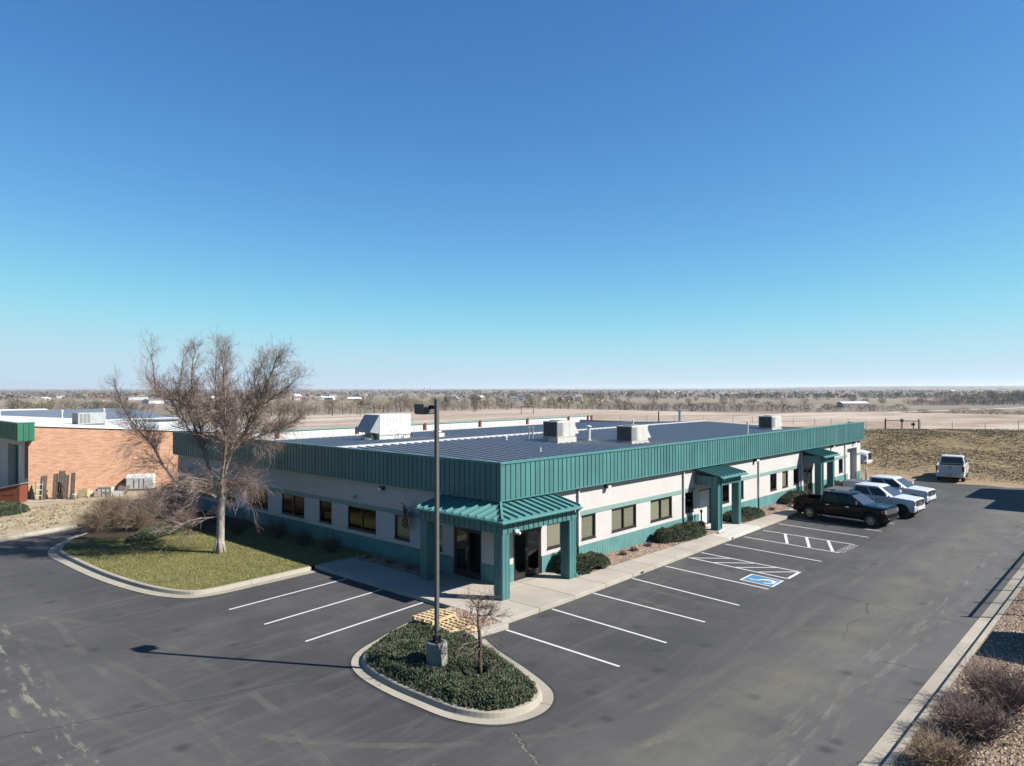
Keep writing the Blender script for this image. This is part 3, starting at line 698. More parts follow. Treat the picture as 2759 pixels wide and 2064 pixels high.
# windows
M['reveal'] = M['bronze']
def window(axis, plane, a, b, z0, z1, mull=1, blind=True, inward=1, name='window', parent=B, open_=0.0):
    f = .055; d = .10
    def bx(mb, u0, u1, d0, d1, c, e):
        lo, hi = sorted((plane+d0*inward, plane+d1*inward))
        if axis == 'x': mb.box(u0, u1, lo, hi, c, e)
        else: mb.box(lo, hi, u0, u1, c, e)
    mb = MB(); bx(mb, a+.001, a+f, .03, d, z0+.001, z1-.001); bx(mb, b-f, b-.001, .03, d, z0+.001, z1-.001); bx(mb, a+f, b-f, .03, d, z0+.001, z0+f); bx(mb, a+f, b-f, .03, d, z1-f, z1-.001)
    us = [a+f, b-f]
    if mull:
        c_ = (a+b)/2; bx(mb, c_-.035, c_+.035, .03, d, z0+f, z1-f); us = [a+f, c_-.035, c_+.035, b-f]
    bx(mb, a-.02, b+.02, -.022, .032, z0-.045, z0+.003)
    w_ = mb.build(name, M['bronze'], parent)
    for i in range(0, len(us), 2):
        g_ = MB(); u0, u1 = us[i]-.004, us[i+1]+.004
        if axis == 'x': g_.quad((u0, plane+.07*inward, z0+f-.004), (u1, plane+.07*inward, z0+f-.004), (u1, plane+.07*inward, z1-f+.004), (u0, plane+.07*inward, z1-f+.004))
        else: g_.quad((plane+.07*inward, u1, z0+f-.004), (plane+.07*inward, u0, z0+f-.004), (plane+.07*inward, u0, z1-f+.004), (plane+.07*inward, u1, z1-f+.004))
        g_.build('pane', M['glass'] if blind else M['glass_dark'], w_)
        if blind:
            bl = MB(); n = 26; zt = z1-.01; zb = z0+.02+(z1-z0)*open_
            for q in range(n):
                zc = zb+(zt-zb)*(q+.5)/n; hh = (zt-zb)/n*.56
                if axis == 'x': bl.quad((u0, plane+.118*inward, zc-hh), (u1, plane+.118*inward, zc-hh), (u1, plane+.132*inward, zc+hh), (u0, plane+.132*inward, zc+hh))
                else: bl.quad((plane+.118*inward, u1, zc-hh), (plane+.118*inward, u0, zc-hh), (plane+.132*inward, u0, zc+hh), (plane+.132*inward, u1, zc+hh))
            bl.build('blind', M['blind'], w_)
    return w_
for i, (a, b) in enumerate(W_R): window('x', WY0, a, b, ZW0, ZW1, 1 if b-a > 1.8 else 0, i not in (3, 4, 6, 8, 9), open_=0)
for i, (a, b) in enumerate(W_L): window('y', WX0, a, b, ZW0, ZW1, 1 if b-a > 1.8 else 0, i in (3,))
window('y', WX0, SIDE[0], SIDE[1], 1.0, 2.1, 0, True)
# doors
def glazed_door(axis, plane, a, b, z1, leaves=2, flip=False):
    z0 = .15; f = .06
    def bx(mb, u0, u1, d0, d1, c, e):
        if axis == 'x': mb.box(u0, u1, plane+d0, plane+d1, c, e)
        else: mb.box(plane+d0, plane+d1, u0, u1, c, e)
    mb = MB(); bx(mb, a+.001, a+f, .02, .12, z0, z1-.001); bx(mb, b-f, b-.001, .02, .12, z0, z1-.001); bx(mb, a+f, b-f, .02, .12, z1-f, z1-.001); bx(mb, a+f, b-f, .02, .12, z0, z0+.03)
    fr = mb.build('door', M['bronze'], B)
    c_ = (a+b)/2
    for i, (u0, u1) in enumerate(((a+f, c_-.01), (c_+.01, b-f))):
        l_ = MB(); s_ = .07
        bx(l_, u0, u0+s_, .04, .085, z0+.04, z1-f-.01); bx(l_, u1-s_, u1, .04, .085, z0+.04, z1-f-.01); bx(l_, u0+s_, u1-s_, .04, .085, z0+.04, z0+.24); bx(l_, u0+s_, u1-s_, .04, .085, z1-f-.1, z1-f-.01)
        l_.build('door_leaf', M['bronze'], fr)
        g_ = MB(); bx(g_, u0+s_-.003, u1-s_+.003, .058, .066, z0+.237, z1-f-.097); g_.build('pane', M['glass_dark'], fr)
        act = (i == 0) != flip
        if act:
            h_ = MB(); uh = u1-.04 if not flip else u0+.04
            bx(h_, uh-.015, uh+.015, -.02, .0, .85, 1.25); bx(h_, uh-.012, uh+.012, -.02, .05, .88, .91); bx(h_, uh-.012, uh+.012, -.02, .05, 1.19, 1.22); bx(h_, uh-.04, uh+.04, .02, .045, 1.27, 1.36)
            h_.build('handle', M['alu'], fr)
    return fr
glazed_door('x', WY0, D_R[0][0], D_R[0][1], D_R[0][2]); glazed_door('x', WY0, D_R[2][0], D_R[2][1], D_R[2][2]); glazed_door('y', WX0, D_L[0][0], D_L[0][1], D_L[0][2], flip=True)
# white panel door under the middle canopy
mb = MB(); mb.box(16.80, 16.87, .30, .42, .15, 2.20); mb.box(18.23, 18.30, .30, .42, .15, 2.20); mb.box(16.87, 18.23, .30, .42, 2.12, 2.20)
dr = mb.build('door', M['bronze'], B)
for q in range(4):
    MB().box(16.875, 18.225, .36, .40, .16+q*.49, .16+q*.49+.478).build('door_panel', M['white'], dr)
MB().box(18.05, 18.10, .32, .36, 1.02, 1.15).build('handle', M['alu'], dr)
# garage door in a deep recess
gd = MB(); gd.box(GAR[0]+.003, GAR[0]+.08, .72, .80, .06, GAR[2]-.003); gd.box(GAR[1]-.08, GAR[1]-.003, .72, .80, .06, GAR[2]-.003); gd.box(GAR[0]+.08, GAR[1]-.08, .72, .80, GAR[2]-.08, GAR[2]-.003)
gr = gd.build('garage_door', M['white'], B)
for q in range(5):
    z_ = .07+q*.552
    MB().box(GAR[0]+.085, GAR[1]-.085, .745, .775, z_, z_+.54).build('door_panel', M['white'], gr)
# fascia: individual ribbed panels sharing one mesh
def panel_mesh(w_, z0, z1, name, mat, rib=.030, rw=.034):
    mb = MB(); pr = [(0, 0), (.006, -rib), (rw, -rib), (rw+.006, 0), (w_*.52, -.004), (w_*.60, -.009), (w_*.68, -.004), (w_-.0015, 0)]
    for (a, b), (c, d) in zip(pr, pr[1:]): mb.quad((a, b, z0), (c, d, z0), (c, d, z1), (a, b, z1))
    mb.quad((0, 0, z0), (0, .02, z0), (w_, .02, z0), (w_, 0, z0))
    return mb.mesh(name, mat)
NR, NL = 152, 102; wr, wlft = BX/NR, BY/NL
pr_ = panel_mesh(wr, ZF0+.02, ZF1-.09, 'fascia_panel', M['teal'])
for i in range(NR): place('fascia_panel', pr_, B, (i*wr, .032, 0))
pl_ = panel_mesh(wlft, ZF0+.02, ZF1-.09, 'fascia_panel', M['teal'])
for i in range(NL): place('fascia_panel', pl_, B, (.032, BY-i*wlft, 0), -math.pi/2)
# fascia backing, caps, drip edge, soffit
mb = MB()
mb.box(.036, BX-.03, .040, .10, ZF0+.03, ZF1-.06); mb.box(.040, .10, .10, BY, ZF0+.03, ZF1-.06)
mb.build('fascia_backing', M['teal'], B)
mb = MB(); mb.box(-.012, BX+.012, -.012, .16, ZF1-.085, ZF1); mb.build('fascia_cap', M['teal_trim'], B)
mb = MB(); mb.box(-.0125, .16, .161, BY, ZF1-.086, ZF1-.001); mb.build('fascia_cap', M['teal_trim'], B)
mb = MB(); mb.box(-.006, BX+.006, -.006, .05, ZF0-.01, ZF0+.028); mb.build('drip_edge', M['teal_trim'], B)
mb = MB(); mb.box(-.0065, .05, .051, BY, ZF0-.011, ZF0+.027); mb.build('drip_edge', M['teal_trim'], B)
M['soffit'] = pm('soffit', (.20, .20, .19), .8, 0, .1, 3)
mb = MB(); mb.box(.05, BX-.02, .05, .30, ZF0+.03, ZF0+.055); mb.box(.0505, .27, .3001, BY-.01, ZF0+.031, ZF0+.054); mb.build('soffit', M['soffit'], B)
mb = MB(); mb.box(.102, BX-.03, .102, .14, 3.62, ZF1-.09); mb.box(.102, .14, .14, BY, 3.62, ZF1-.09); mb.build('parapet_back', M['teal_trim'], B)
mb = MB(); mb.box(BX-.03, BX+.002, .03, 1.4, ZF0+.03, ZF1-.09); mb.box(.03, 1.2, BY-.03, BY, ZF0+.03, ZF1-.09); mb.build('fascia_return', M['teal'], B)
# roof: standing-seam panels either side of the ridge
ZE, ZR, YR = 4.02, 4.66, 15.2
k = NT('galvalume roof').set(.34, .85, .5)
k.col(k.mix(1, k.ramp(k.noise(.7, 5, .65), [(.3, (.26, .27, .30)), (.7, (.36, .37, .40))]), k.ramp(k.objrand(), [(0, .90), (1, 1.0)]), 'MULTIPLY'))
k.lk(k.ramp(k.noise(2.5, 4, .6), [(.3, .28), (.7, .46)]), k.b.inputs['Roughness']); M['roof'] = k.mt
M['roof_rib'] = pm('sunlit seam metal', (.55, .56, .58), .5, .3, .08, 2)  # paler than the pans: sun catching the ribs is put into the colour
M['ridge'] = pm('white ridge cap', (.58, .58, .57), .5, .1, .08, 2)
def roof_panel_mesh(w_, ya, za, yb, zb):
    mb = MB(); pr = [(0, 0), (.018, .072), (.070, .072), (.088, 0), (w_*.36, .0), (w_*.38, .012), (w_*.42, .012), (w_*.44, 0), (w_*.66, 0), (w_*.68, .012), (w_*.72, .012), (w_*.74, 0), (w_-.002, 0)]
    for (a, h0), (c, h1) in zip(pr, pr[1:]):
        if ya < yb: mb.quad((a, ya, za+h0), (c, ya, za+h1), (c, yb, zb+h1), (a, yb, zb+h0))
        else: mb.quad((a, yb, zb+h0), (c, yb, zb+h1), (c, ya, za+h1), (a, ya, za+h0))
    mb.m[0:3] = [1, 1, 1]
    return mb.mesh('roof_panel', [M['roof'], M['roof_rib']])
NP = 76; wp = (BX-.3)/NP
rf = roof_panel_mesh(wp, .14, ZE, YR, ZR); rb = roof_panel_mesh(wp, YR+.001, ZR, BY, ZE+.01)
for i in range(NP):
    place('roof_panel', rf, B, (.14+i*wp, 0, 0)); place('roof_panel', rb, B, (.14+i*wp, 0, 0))
mb = MB(); mb.quad((.14, YR-.30, ZR+.066), (BX, YR-.30, ZR+.066), (BX, YR, ZR+.105), (.14, YR, ZR+.105)); mb.quad((.14, YR, ZR+.105), (BX, YR, ZR+.105), (BX, YR+.30, ZR+.066), (.14, YR+.30, ZR+.066))
mb.quad((.14, YR-.30, ZR-.01), (BX, YR-.30, ZR-.01), (BX, YR-.30, ZR+.066), (.14, YR-.30, ZR+.066))
mb.build('ridge_cap', M['ridge'], B)
# downspouts
for x in (5.37, 14.95, 24.80, 32.18, 41.80):
    mb = MB(); mb.box(x-.05, x+.05, WY0-.115, WY0-.032, .87, 3.56); o = mb.build('downspout', M['white'], B); bevel(o, .012, 1)
    MB().box(x-.055, x+.055, WY0-.118, WY0-.032, .18, .868).build('downspout_shoe', M['teal_wood'], B)
    for z_ in (2.0, 3.2): MB().box(x-.065, x+.065, WY0-.12, WY0-.02, z_, z_+.04).build('strap', M['white'], B)
# wall-pack lights
lens = pm('frosted lens', (.75, .75, .76), .25, 0, .05, 3)
def wallpack(axis, u, z):
    mb = MB()
    if axis == 'x':
        mb.box(u-.15, u+.15, WY0-.20, WY0-.01, z-.06, z+.10); L_ = MB().box(u-.12, u+.12, WY0-.26, WY0-.19, z-.075, z+.055)
    else:
        mb.box(WX0-.20, WX0-.01, u-.15, u+.15, z-.06, z+.10); L_ = MB().box(WX0-.26, WX0-.19, u-.12, u+.12, z-.075, z+.055)
    f_ = mb.build('wall_light', M['bronze'], B); bevel(f_, .03, 2); l_ = L_.build('lens', lens, f_); bevel(l_, .02, 2)
for x in (7.58, 24.25, 38.7, 44.1): wallpack('x', x, 3.36)
for y in (7.87, 20.8): wallpack('y', y, 3.32)
# security camera on the left wall
mb = MB(); mb.tube([(WX0, 9.95, 2.80), (WX0-.16, 9.95, 2.80), (WX0-.18, 9.95, 2.74)], .022, 6); mb.tube([(WX0-.02, 10.12, 2.72), (WX0-.30, 9.98, 2.66)], [.05, .055], 8); mb.build('security_camera', M['white'], B, smooth=True)
# ---------------- corner porch and canopies
def rib_panel_run(axis, a, b, plane, z0, z1, parent, out=-1, step=.30, name='header_panel'):
    n = max(1, round((b-a)/step)); w_ = (b-a)/n
    me = panel_mesh(w_, z0, z1, name, M['teal'])
    for i in range(n):
        if axis == 'x': place(name, me, parent, (a+i*w_, plane, 0))
        elif axis == 'y': place(name, me, parent, (plane, b-i*w_, 0), -math.pi/2)
        else: place(name, me, parent, (plane, a+i*w_, 0), math.pi/2)
def column(x0, x1, y0, y1, parent, z1=2.62):
    mb = MB(); mb.box(x0, x1, y0, y1, .15, z1)
    s_ = .004
    for t in (.06, .5, .94):
        u = x0+(x1-x0)*t; mb.box(u-.012, u+.012, y0-.012, y0-.0005, .16, z1); v = y0+(y1-y0)*t; mb.box(x0-.012, x0-.0005, v-.012, v+.012, .16, z1)
    return mb.build('column', M['teal'], parent)
EV = 1.42      # eave overhang from wall origin
def roof_slab(parent, x0, x1, ye, ze, yw, zw, hipl=False):
    mb = MB(); xa = x0; xb = x0+(yw-ye) if hipl else x0
    mb.poly([(xa, ye, ze), (x1, ye, ze), (x1, yw, zw), (xb, yw, zw)]); mb.poly([(xa, ye, ze-.03), (xb, yw, zw-.03), (x1, yw, zw-.03), (x1, ye, ze-.03)]); mb.quad((x0, ye, ze-.03), (x1, ye, ze-.03), (x1, ye, ze), (x0, ye, ze))
    mb.quad((x1, ye, ze-.03), (x1, yw, zw-.03), (x1, yw, zw), (x1, ye, ze))
    if not hipl: mb.quad((x0, ye, ze-.03), (x0, ye, ze), (x0, yw, zw), (x0, yw, zw-.03))
    r_ = mb.build('canopy_roof', M['teal_trim'], parent)
    n = round((x1-x0)/.45)
    for i in range(n+1):
        x = x0+.02+(x1-x0-.06)*i/n; ys = ye
        if hipl:
            if x < xb: 
                # rib stops at the hip line
                t = (x-x0)/(xb-x0); ye2, ze2 = yw+(ye-yw)*1, ze; ytop = ye+(yw-ye)*t; ztop = ze+(zw-ze)*t
            else: ytop, ztop = yw, zw
        else: ytop, ztop = yw, zw
        if abs(ytop-ye) < .12: continue
        b_ = MB(); q0 = (x, ye+.02, ze); q1 = (x, ytop, ztop)
        for (dx0, h0), (dx1, h1) in zip(((0, .0), (.012, .075), (.04, .075), (.052, .0)), ((.012, .075), (.04, .075), (.052, 0.))):
            b_.quad((x+dx0, q0[1], q0[2]+h0), (x+dx1, q0[1], q0[2]+h1), (x+dx1, q1[1], q1[2]+h1), (x+dx0, q1[1], q1[2]+h0))
        b_.poly([(x, q0[1], q0[2]), (x+.052, q0[1], q0[2]), (x+.04, q0[1], q0[2]+.075), (x+.012, q0[1], q0[2]+.075)])
        b_.build('roof_rib', M['teal_trim'], r_)
    return r_
def gutter(parent, x0, x1, y, z):
    mb = MB(); mb.box(x0-.01, x1+.01, y-.115, y-.005, z-.125, z-.03); o = mb.build('gutter', M['teal_trim'], parent); bevel(o, .02, 1)
PZE, PZW = 3.13, 3.47
def canopy(x0, x1, spout):
    P = empty('canopy', (0, 0, 0), 0, B)
    roof_slab(P, x0-.15, x1+.15, -EV, PZE, .22, PZW); gutter(P, x0-.15, x1+.15, -EV, PZE+.02)
    rib_panel_run('x', x0, x1, -1.16, 2.60, 3.06, P); rib_panel_run('y', -1.13, .22, x0+.003, 2.60, 3.12, P); rib_panel_run('z', -1.13, .22, x1-.003, 2.60, 3.12, P)
    MB().box(x0+.02, x1-.02, -1.13, -.95, 2.595, 3.05).box(x0+.02, x0+.2, -.95, .22, 2.6, 3.1).box(x1-.2, x1-.02, -.95, .22, 2.6, 3.1).box(x0+.2, x1-.2, -.95, .24, 2.95, 3.0).build('header', M['teal_trim'], P)
    column(x0, x0+.40, -1.15, -.72, P); column(x1-.33, x1, -1.15, -.72, P)
    mb = MB(); xs_ = x0+.30 if spout else x1-.2
    mb.tube([(xs_, -EV-.06, PZE-.1), (xs_, -1.26, 2.9), (xs_, -1.22, 2.7), (xs_, -1.22, .32), (xs_-.02, -1.34, .2)], .042, 6); mb.build('downspout', M['teal_trim'], P)
    return P
canopy(16.27, 19.18, True); canopy(32.2, 35.05, True)
MB().tube([(16.52, -1.36, .22), (15.6, -1.5, .20)], .06, 8).build('splash_pipe', M['white'], B)
# corner porch: two wings meeting at a hip
P = empty('porch', (0, 0, 0), 0, B)
roof_slab(P, -EV, 3.36, -EV, PZE, .10, PZW, True); gutter(P, -EV-.1, 3.36, -EV, PZE+.02)
# mirrored wing along y: build as same slab rotated (swap axes)
def roof_slab_y(parent, y0, y1, xe, ze, xw, zw):
    mb = MB(); yb = y0+(xw-xe)
    mb.poly([(xe, y0, ze), (xw, yb, zw), (xw, y1, zw), (xe, y1, ze)]); mb.poly([(xe, y0, ze-.03), (xe, y1, ze-.03), (xw, y1, zw-.03), (xw, yb, zw-.03)]); mb.quad((xe, y0, ze-.03), (xe, y0, ze), (xe, y1, ze), (xe, y1, ze-.03)); mb.quad((xe, y1, ze-.03), (xe, y1, ze), (xw, y1, zw), (xw, y1, zw-.03))
    r_ = mb.build('canopy_roof', M['teal_trim'], parent); n = round((y1-y0)/.45)
    for i in range(n+1):
        y = y0+.02+(y1-y0-.06)*i/n
        t = min(1, (y-y0)/(yb-y0)); xt, zt = xe+(xw-xe)*t, ze+(zw-ze)*t
        if abs(xt-xe) < .12: continue
        b_ = MB()
        for (d0, h0), (d1, h1) in zip(((0, .0), (.012, .075), (.04, .075), (.052, .0)), ((.012, .075), (.04, .075), (.052, 0.))):
            b_.quad((xe+.02, y+d0, ze+h0), (xt, y+d0, zt+h0), (xt, y+d1, zt+h1), (xe+.02, y+d1, ze+h1))
        b_.poly([(xe+.02, y, ze), (xe+.02, y+.012, ze+.075), (xe+.02, y+.04, ze+.075), (xe+.02, y+.052, ze)])
        b_.build('roof_rib', M['teal_trim'], r_)
roof_slab_y(P, -EV, 3.45, -EV, PZE, .10, PZW)
mb = MB(); mb.box(-EV-.115, -EV-.005, -EV-.005, 3.46, PZE-.105, PZE-.01); o = mb.build('gutter', M['teal_trim'], P); bevel(o, .02, 1)
mb = MB(); mb.tube([(-EV+.02, -EV+.02, PZE+.05), (.02, .02, PZW+.045)], .06, 4); mb.build('hip_cap', M['teal_trim'], P)
rib_panel_run('x', -1.25, 3.20, -1.255, 2.60, 3.06, P); rib_panel_run('y', -1.25, 3.42, -1.255, 2.60, 3.06, P)
MB().box(-1.22, 3.18, -1.222, -1.02, 2.595, 3.08).box(-1.222, -1.02, -1.02, 3.40, 2.595, 3.08).box(-1.02, 3.18, -1.02, .24, 2.97, 3.02).box(-1.02, .2, .24, 3.4, 2.97, 3.02).build('header', M['teal_trim'], P)
rib_panel_run('z', -1.2, .22, 3.185, 2.60, 3.12, P); MB().box(-1.22, .2, 3.40, 3.42, 2.6, 3.12).build('header', M['teal'], P)
column(-1.25, -.83, -1.25, -.83, P); column(2.80, 3.20, -1.25, -.80, P); column(-1.25, -.83, 3.0, 3.42, P)
mb = MB(); mb.tube([(3.26, -EV-.06, PZE-.1), (3.26, -1.28, 2.9), (3.26, -1.20, 2.7), (3.26, -1.20, .32), (3.30, -1.34, .2)], .042, 6); mb.build('downspout', M['teal_trim'], P)
mb = MB(); mb.lathe([(.001, .0), (.05, .01), (.075, .05), (.075, .09), (.03, .13)], 10, (-.62, -1.38, 2.56)); mb.lathe([(.001, .0), (.05, .01), (.07, .05), (.07, .09), (.03, .13)], 10, (-.47, -1.40, 2.50)); mb.box(-.64, -.44, -1.38, -1.28, 2.62, 2.70); mb.build('security_camera', M['white'], P, smooth=True)
# utility wing wall at the far end of the left facade
MB().box(-.55, .22, 29.6, 30.8, .12, 1.35).build('wing_wall', M['teal_wood'], B)
# pipe stub vents on the roof belong to the roof
def zroof(y): return ZE+(ZR-ZE)*(y-.14)/(YR-.14) if y < YR else ZR-(ZR-ZE)*(y-YR)/(BY-YR)
def vent(x, y, h, r, cap=True, mat='galv'):
    z = zroof(y); mb = MB(); pr = [(r*1.8, z-.02), (r*1.6, z+.05), (r, z+.07), (r, z+h)]
    if cap: pr += [(r*1.7, z+h), (r*1.7, z+h+.06), (.001, z+h+.13)]
    else: pr += [(r*.7, z+h), (r*.7, z+h-.05), (.001, z+h-.05)]
    mb.lathe(pr, 10, (x, y, 0)); mb.build('vent_pipe', M[mat], B, smooth=False)
vent(16.5, 12.9, .72, .055); vent(16.72, 12.75, .72, .055); vent(19.2, 9.8, .95, .12, True, 'white_metal'); vent(34.0, 15.8, .5, .06, True, 'white_metal'); vent(45.2, 17.4, 1.2, .14)
vent(14.2, 12.9, .2, .06, True, 'white_metal'); vent(11.2, 7.4, .28, .05, False, 'white_metal'); vent(35.3, 5.7, .95, .06, True, 'white_metal')
# ---------------- rooftop units
def hvac(name, x, y, sx, sy, sz, label, hood='x+', curb=.3, rz=0):
    zb = zroof(y); E_ = empty(name, (x, y, zb), rz); tag(E_, label, 'hvac unit', 'rooftop units on the office roof')
    MB().box(-sx/2-.05, sx/2+.05, -sy/2-.05, sy/2+.05, -.1, curb).build('curb', M['offwhite'], E_)
    o = MB().box(-sx/2, sx/2, -sy/2, sy/2, curb+.002, curb+sz).build('cabinet', M['offwhite'], E_); bevel(o, .02, 1)
    # panels, seams
    n = max(2, round(sx/.7))
    for i in range(n):
        a = -sx/2+.03+(sx-.06)*i/n; b = -sx/2+.03+(sx-.06)*(i+1)/n-.02
        if not (i == 0 and sx < 2.5): MB().box(a, b, -sy/2-.012, -sy/2-.002, curb+.06, curb+sz-.06).build('access_panel', M['offwhite'], E_)
    # coil grille on -x side and first bay
    g_ = MB()
    ny = 14
    for i in range(ny):
        z_ = curb+.1+(sz-.2)*i/ny; g_.box(-sx/2-.02, -sx/2-.004, -sy/2+.08, sy/2-.08, z_, z_+.018)
    gg = g_.build('coil_grille', M['grey_metal'], E_); MB().box(-sx/2-.006, -sx/2-.002, -sy/2+.08, sy/2-.08, curb+.08, curb+sz-.08).build('coil', M['dark'], E_)
    if sx < 2.5: MB().box(-sx/2+.05, -sx/2+.05+sx*.25, -sy/2-.014, -sy/2-.002, curb+.1, curb+sz-.1).build('coil', M['grey_metal'], E_)
    # rain hood
    h_ = MB(); pts = [(0, curb+sz*.75), (.42, curb+sz*.25), (.42, curb+sz*.18), (0, curb+sz*.18)]
    if hood == 'x+':
        q = [(sx/2+.002+a, z_) for a, z_ in pts]; yy = (-sy/2+.05, sy/2-.05)
        h_.poly([(q[0][0], yy[0], q[0][1]), (q[3][0], yy[0], q[3][1]), (q[2][0], yy[0], q[2][1]), (q[1][0], yy[0], q[1][1])]); h_.poly([(q[0][0], yy[1], q[0][1]), (q[1][0], yy[1], q[1][1]), (q[2][0], yy[1], q[2][1]), (q[3][0], yy[1], q[3][1])])
        h_.quad((q[0][0], yy[0], q[0][1]), (q[1][0], yy[0], q[1][1]), (q[1][0], yy[1], q[1][1]), (q[0][0], yy[1], q[0][1]))
        h_.quad((q[1][0], yy[0], q[1][1]), (q[2][0], yy[0], q[2][1]), (q[2][0], yy[1], q[2][1]), (q[1][0], yy[1], q[1][1]))
        h_.build('rain_hood', M['offwhite'], E_)
    f_ = MB(); f_.lathe([(sy*.32, curb+sz), (sy*.32, curb+sz+.05), (sy*.3, curb+sz+.05), (.05, curb+sz+.02)], 16, (-sx*.2, 0, 0)); f_.build('fan_guard', M['grey_metal'], E_)
    MB().tube([(-sx/2-.1, sy*.2, -.05), (-sx/2-.1, sy*.2, curb+.4), (-sx/2-.0, sy*.2, curb+.4)], .02, 5).build('conduit', M['grey_metal'], E_)
    return E_
hvac('rooftop_unit', 16.7, 10.4, 1.9, 1.25, 1.08, 'pale rooftop air unit on raised white curb, beside the tall white vent pipe', curb=.34)
hvac('rooftop_unit', 20.9, 7.4, 2.0, 1.25, 1.08, 'pale rooftop air unit low behind the fascia, nearest the front edge midway', curb=.10)
hvac('rooftop_unit', 42.6, 6.9, 2.0, 1.25, 1.10, 'farthest pale rooftop air unit near the right end of the roof', curb=.12)
# the big air handler behind the ridge
zb = zroof(21.4); E_ = empty('air_handler', (11.1, 21.6, zb)); tag(E_, 'large white rooftop air handler with sloped grey intake hood behind the ridge', 'air handler')
o = MB().box(-1.35, 1.45, -.85, .85, .34, 1.80).build('cabinet', M['white_metal'], E_); bevel(o, .02, 1)
MB().box(-1.3, 1.4, -.8, .8, -.1, .338).build('curb', M['white_metal'], E_)
for a, b in ((-1.30, -.66), (-.62, -.20), (-.16, .42), (.46, 1.38)): MB().box(a, b, -.868, -.853, .42, 1.74).build('access_panel', M['white_metal'], E_)
for a in (-.44, .12): MB().box(a, a+.05, -.89, -.868, .60, .66).box(a, a+.05, -.89, -.868, 1.4, 1.46).build('latch', M['dark'], E_)
mb = MB(); hx = -1.36
mb.poly([(hx, -.85, 1.78), (hx, -.85, .50), (hx-.75, -.85, .62), (hx-.75, -.85, .70)]); mb.poly([(hx, .85, 1.78), (hx-.75, .85, .70), (hx-.75, .85, .62), (hx, .85, .50)]); mb.quad((hx, -.85, 1.78), (hx-.75, -.85, .70), (hx-.75, .85, .70), (hx, .85, 1.78)); mb.quad((hx-.75, -.85, .70), (hx-.75, -.85, .62), (hx-.75, .85, .62), (hx-.75, .85, .70))
mb.build('intake_hood', pm('grey hood metal', (.30, .32, .33), .5, .2, .1, 3), E_)  # intake hood is a darker grey than the white cabinet
MB().tube([(hx-.9, -.2, .2), (hx+.1, -.2, .2)], .26, 12).build('duct', M['galv'], E_, smooth=True)
MB().tube([(1.5, -.6, 1.1), (1.56, -.6, .5), (1.9, -.6, .1), (2.4, -.6, .05)], .03, 6).tube([(.2, -.95, .5), (.2, -.95, .0), (.7, -.95, .0), (.7, -.95, .3), (.95, -.95, .3)], .025, 5).build('gas_pipe', M['blackmetal'], E_)
zb = zroof(19.2); E_ = empty('exhaust_fan', (13.9, 19.4, zb)); tag(E_, 'small domed metal exhaust fan on a white curb behind the ridge', 'exhaust fan')
MB().box(-.36, .36, -.36, .36, -.05, .32).build('curb', M['white_metal'], E_)
MB().lathe([(.34, .33), (.36, .40), (.30, .52), (.16, .60), (.001, .62)], 16).build('dome', M['alu'], E_, smooth=True)
# flag on the left wall beside the porch
FL = empty('flag', (WX0, 6.0, 2.6)); tag(FL, 'small striped flag hanging from an angled pole beside the corner porch', 'flag')
MB().tube([(0, .0, 0), (-.80, -.46, .39)], .016, 6).build('pole', M['blackmetal'], FL)
k = NT('flag stripes').set(.8, 0, .2); uvn = k.n.new('ShaderNodeUVMap')
sxy = k.n.new('ShaderNodeSeparateXYZ'); tc = k.n.new('ShaderNodeTexCoord'); k.lk(tc.outputs['Generated'], sxy.inputs[0])
wv = k.math('FRACT', k.math('MULTIPLY', sxy.outputs[1], 6.5)); st = k.math('GREATER_THAN', wv, .5)
k.col(k.mix(st, (.30, .018, .028), (.55, .53, .50))); fm_ = k.mt
k = NT('flag canton').set(.8, 0, .2); vv = k.voro(34, None, 'Distance'); k.col(k.mix(k.ramp(vv, [(.25, 1.0), (.32, 0.0)]), (.012, .020, .075), (.5, .5, .5))); fc_ = k.mt
fl = MB(); nu, nv = 8, 13
for i in range(nu):
    for j in range(nv):
        q = []
        for a, b in ((i, j), (i+1, j), (i+1, j+1), (i, j+1)):
            s_ = a/nu; t_ = b/nv; q.append((-.06-.62*t_, -.03-.38*t_+.06*math.sin(s_*5+t_*3), .31*t_-.03-.95*s_))
        fl.cm = 1 if (i < 3 and j > 5) else 0; fl.quad(*q)
fl.build('cloth', [fm_, fc_], FL)
# smoker's post by the white door
U = empty('cigarette_urn', (16.45, -.05, .15)); tag(U, 'black smokers post with wide round base by the white door', 'ash urn')
MB().lathe([(.23, 0), (.24, .10), (.225, .30), (.16, .36), (.05, .40)], 16).build('base', M['black'], U, smooth=True)
MB().lathe([(.045, .39), (.04, .85), (.07, .87), (.075, 1.0), (.04, 1.03), (.001, 1.035)], 12).build('stem', M['black'], U, smooth=True)
# bollards by the garage
for i, (x, y, lb) in enumerate(((43.0, -.25, 'grey pipe bollard left of the white garage door'), (45.75, -.25, 'grey pipe bollard at the far corner right of the garage door'))):
    bo = MB().lathe([(.085, 0), (.085, 1.0), (.06, 1.06), (.001, 1.08)], 12, (0, 0, 0)).build('bollard', M['offwhite'] if i else M['grey_metal'], None, (x, y, .05), smooth=True); tag(bo, lb, 'bollard', 'bollards by the garage door')
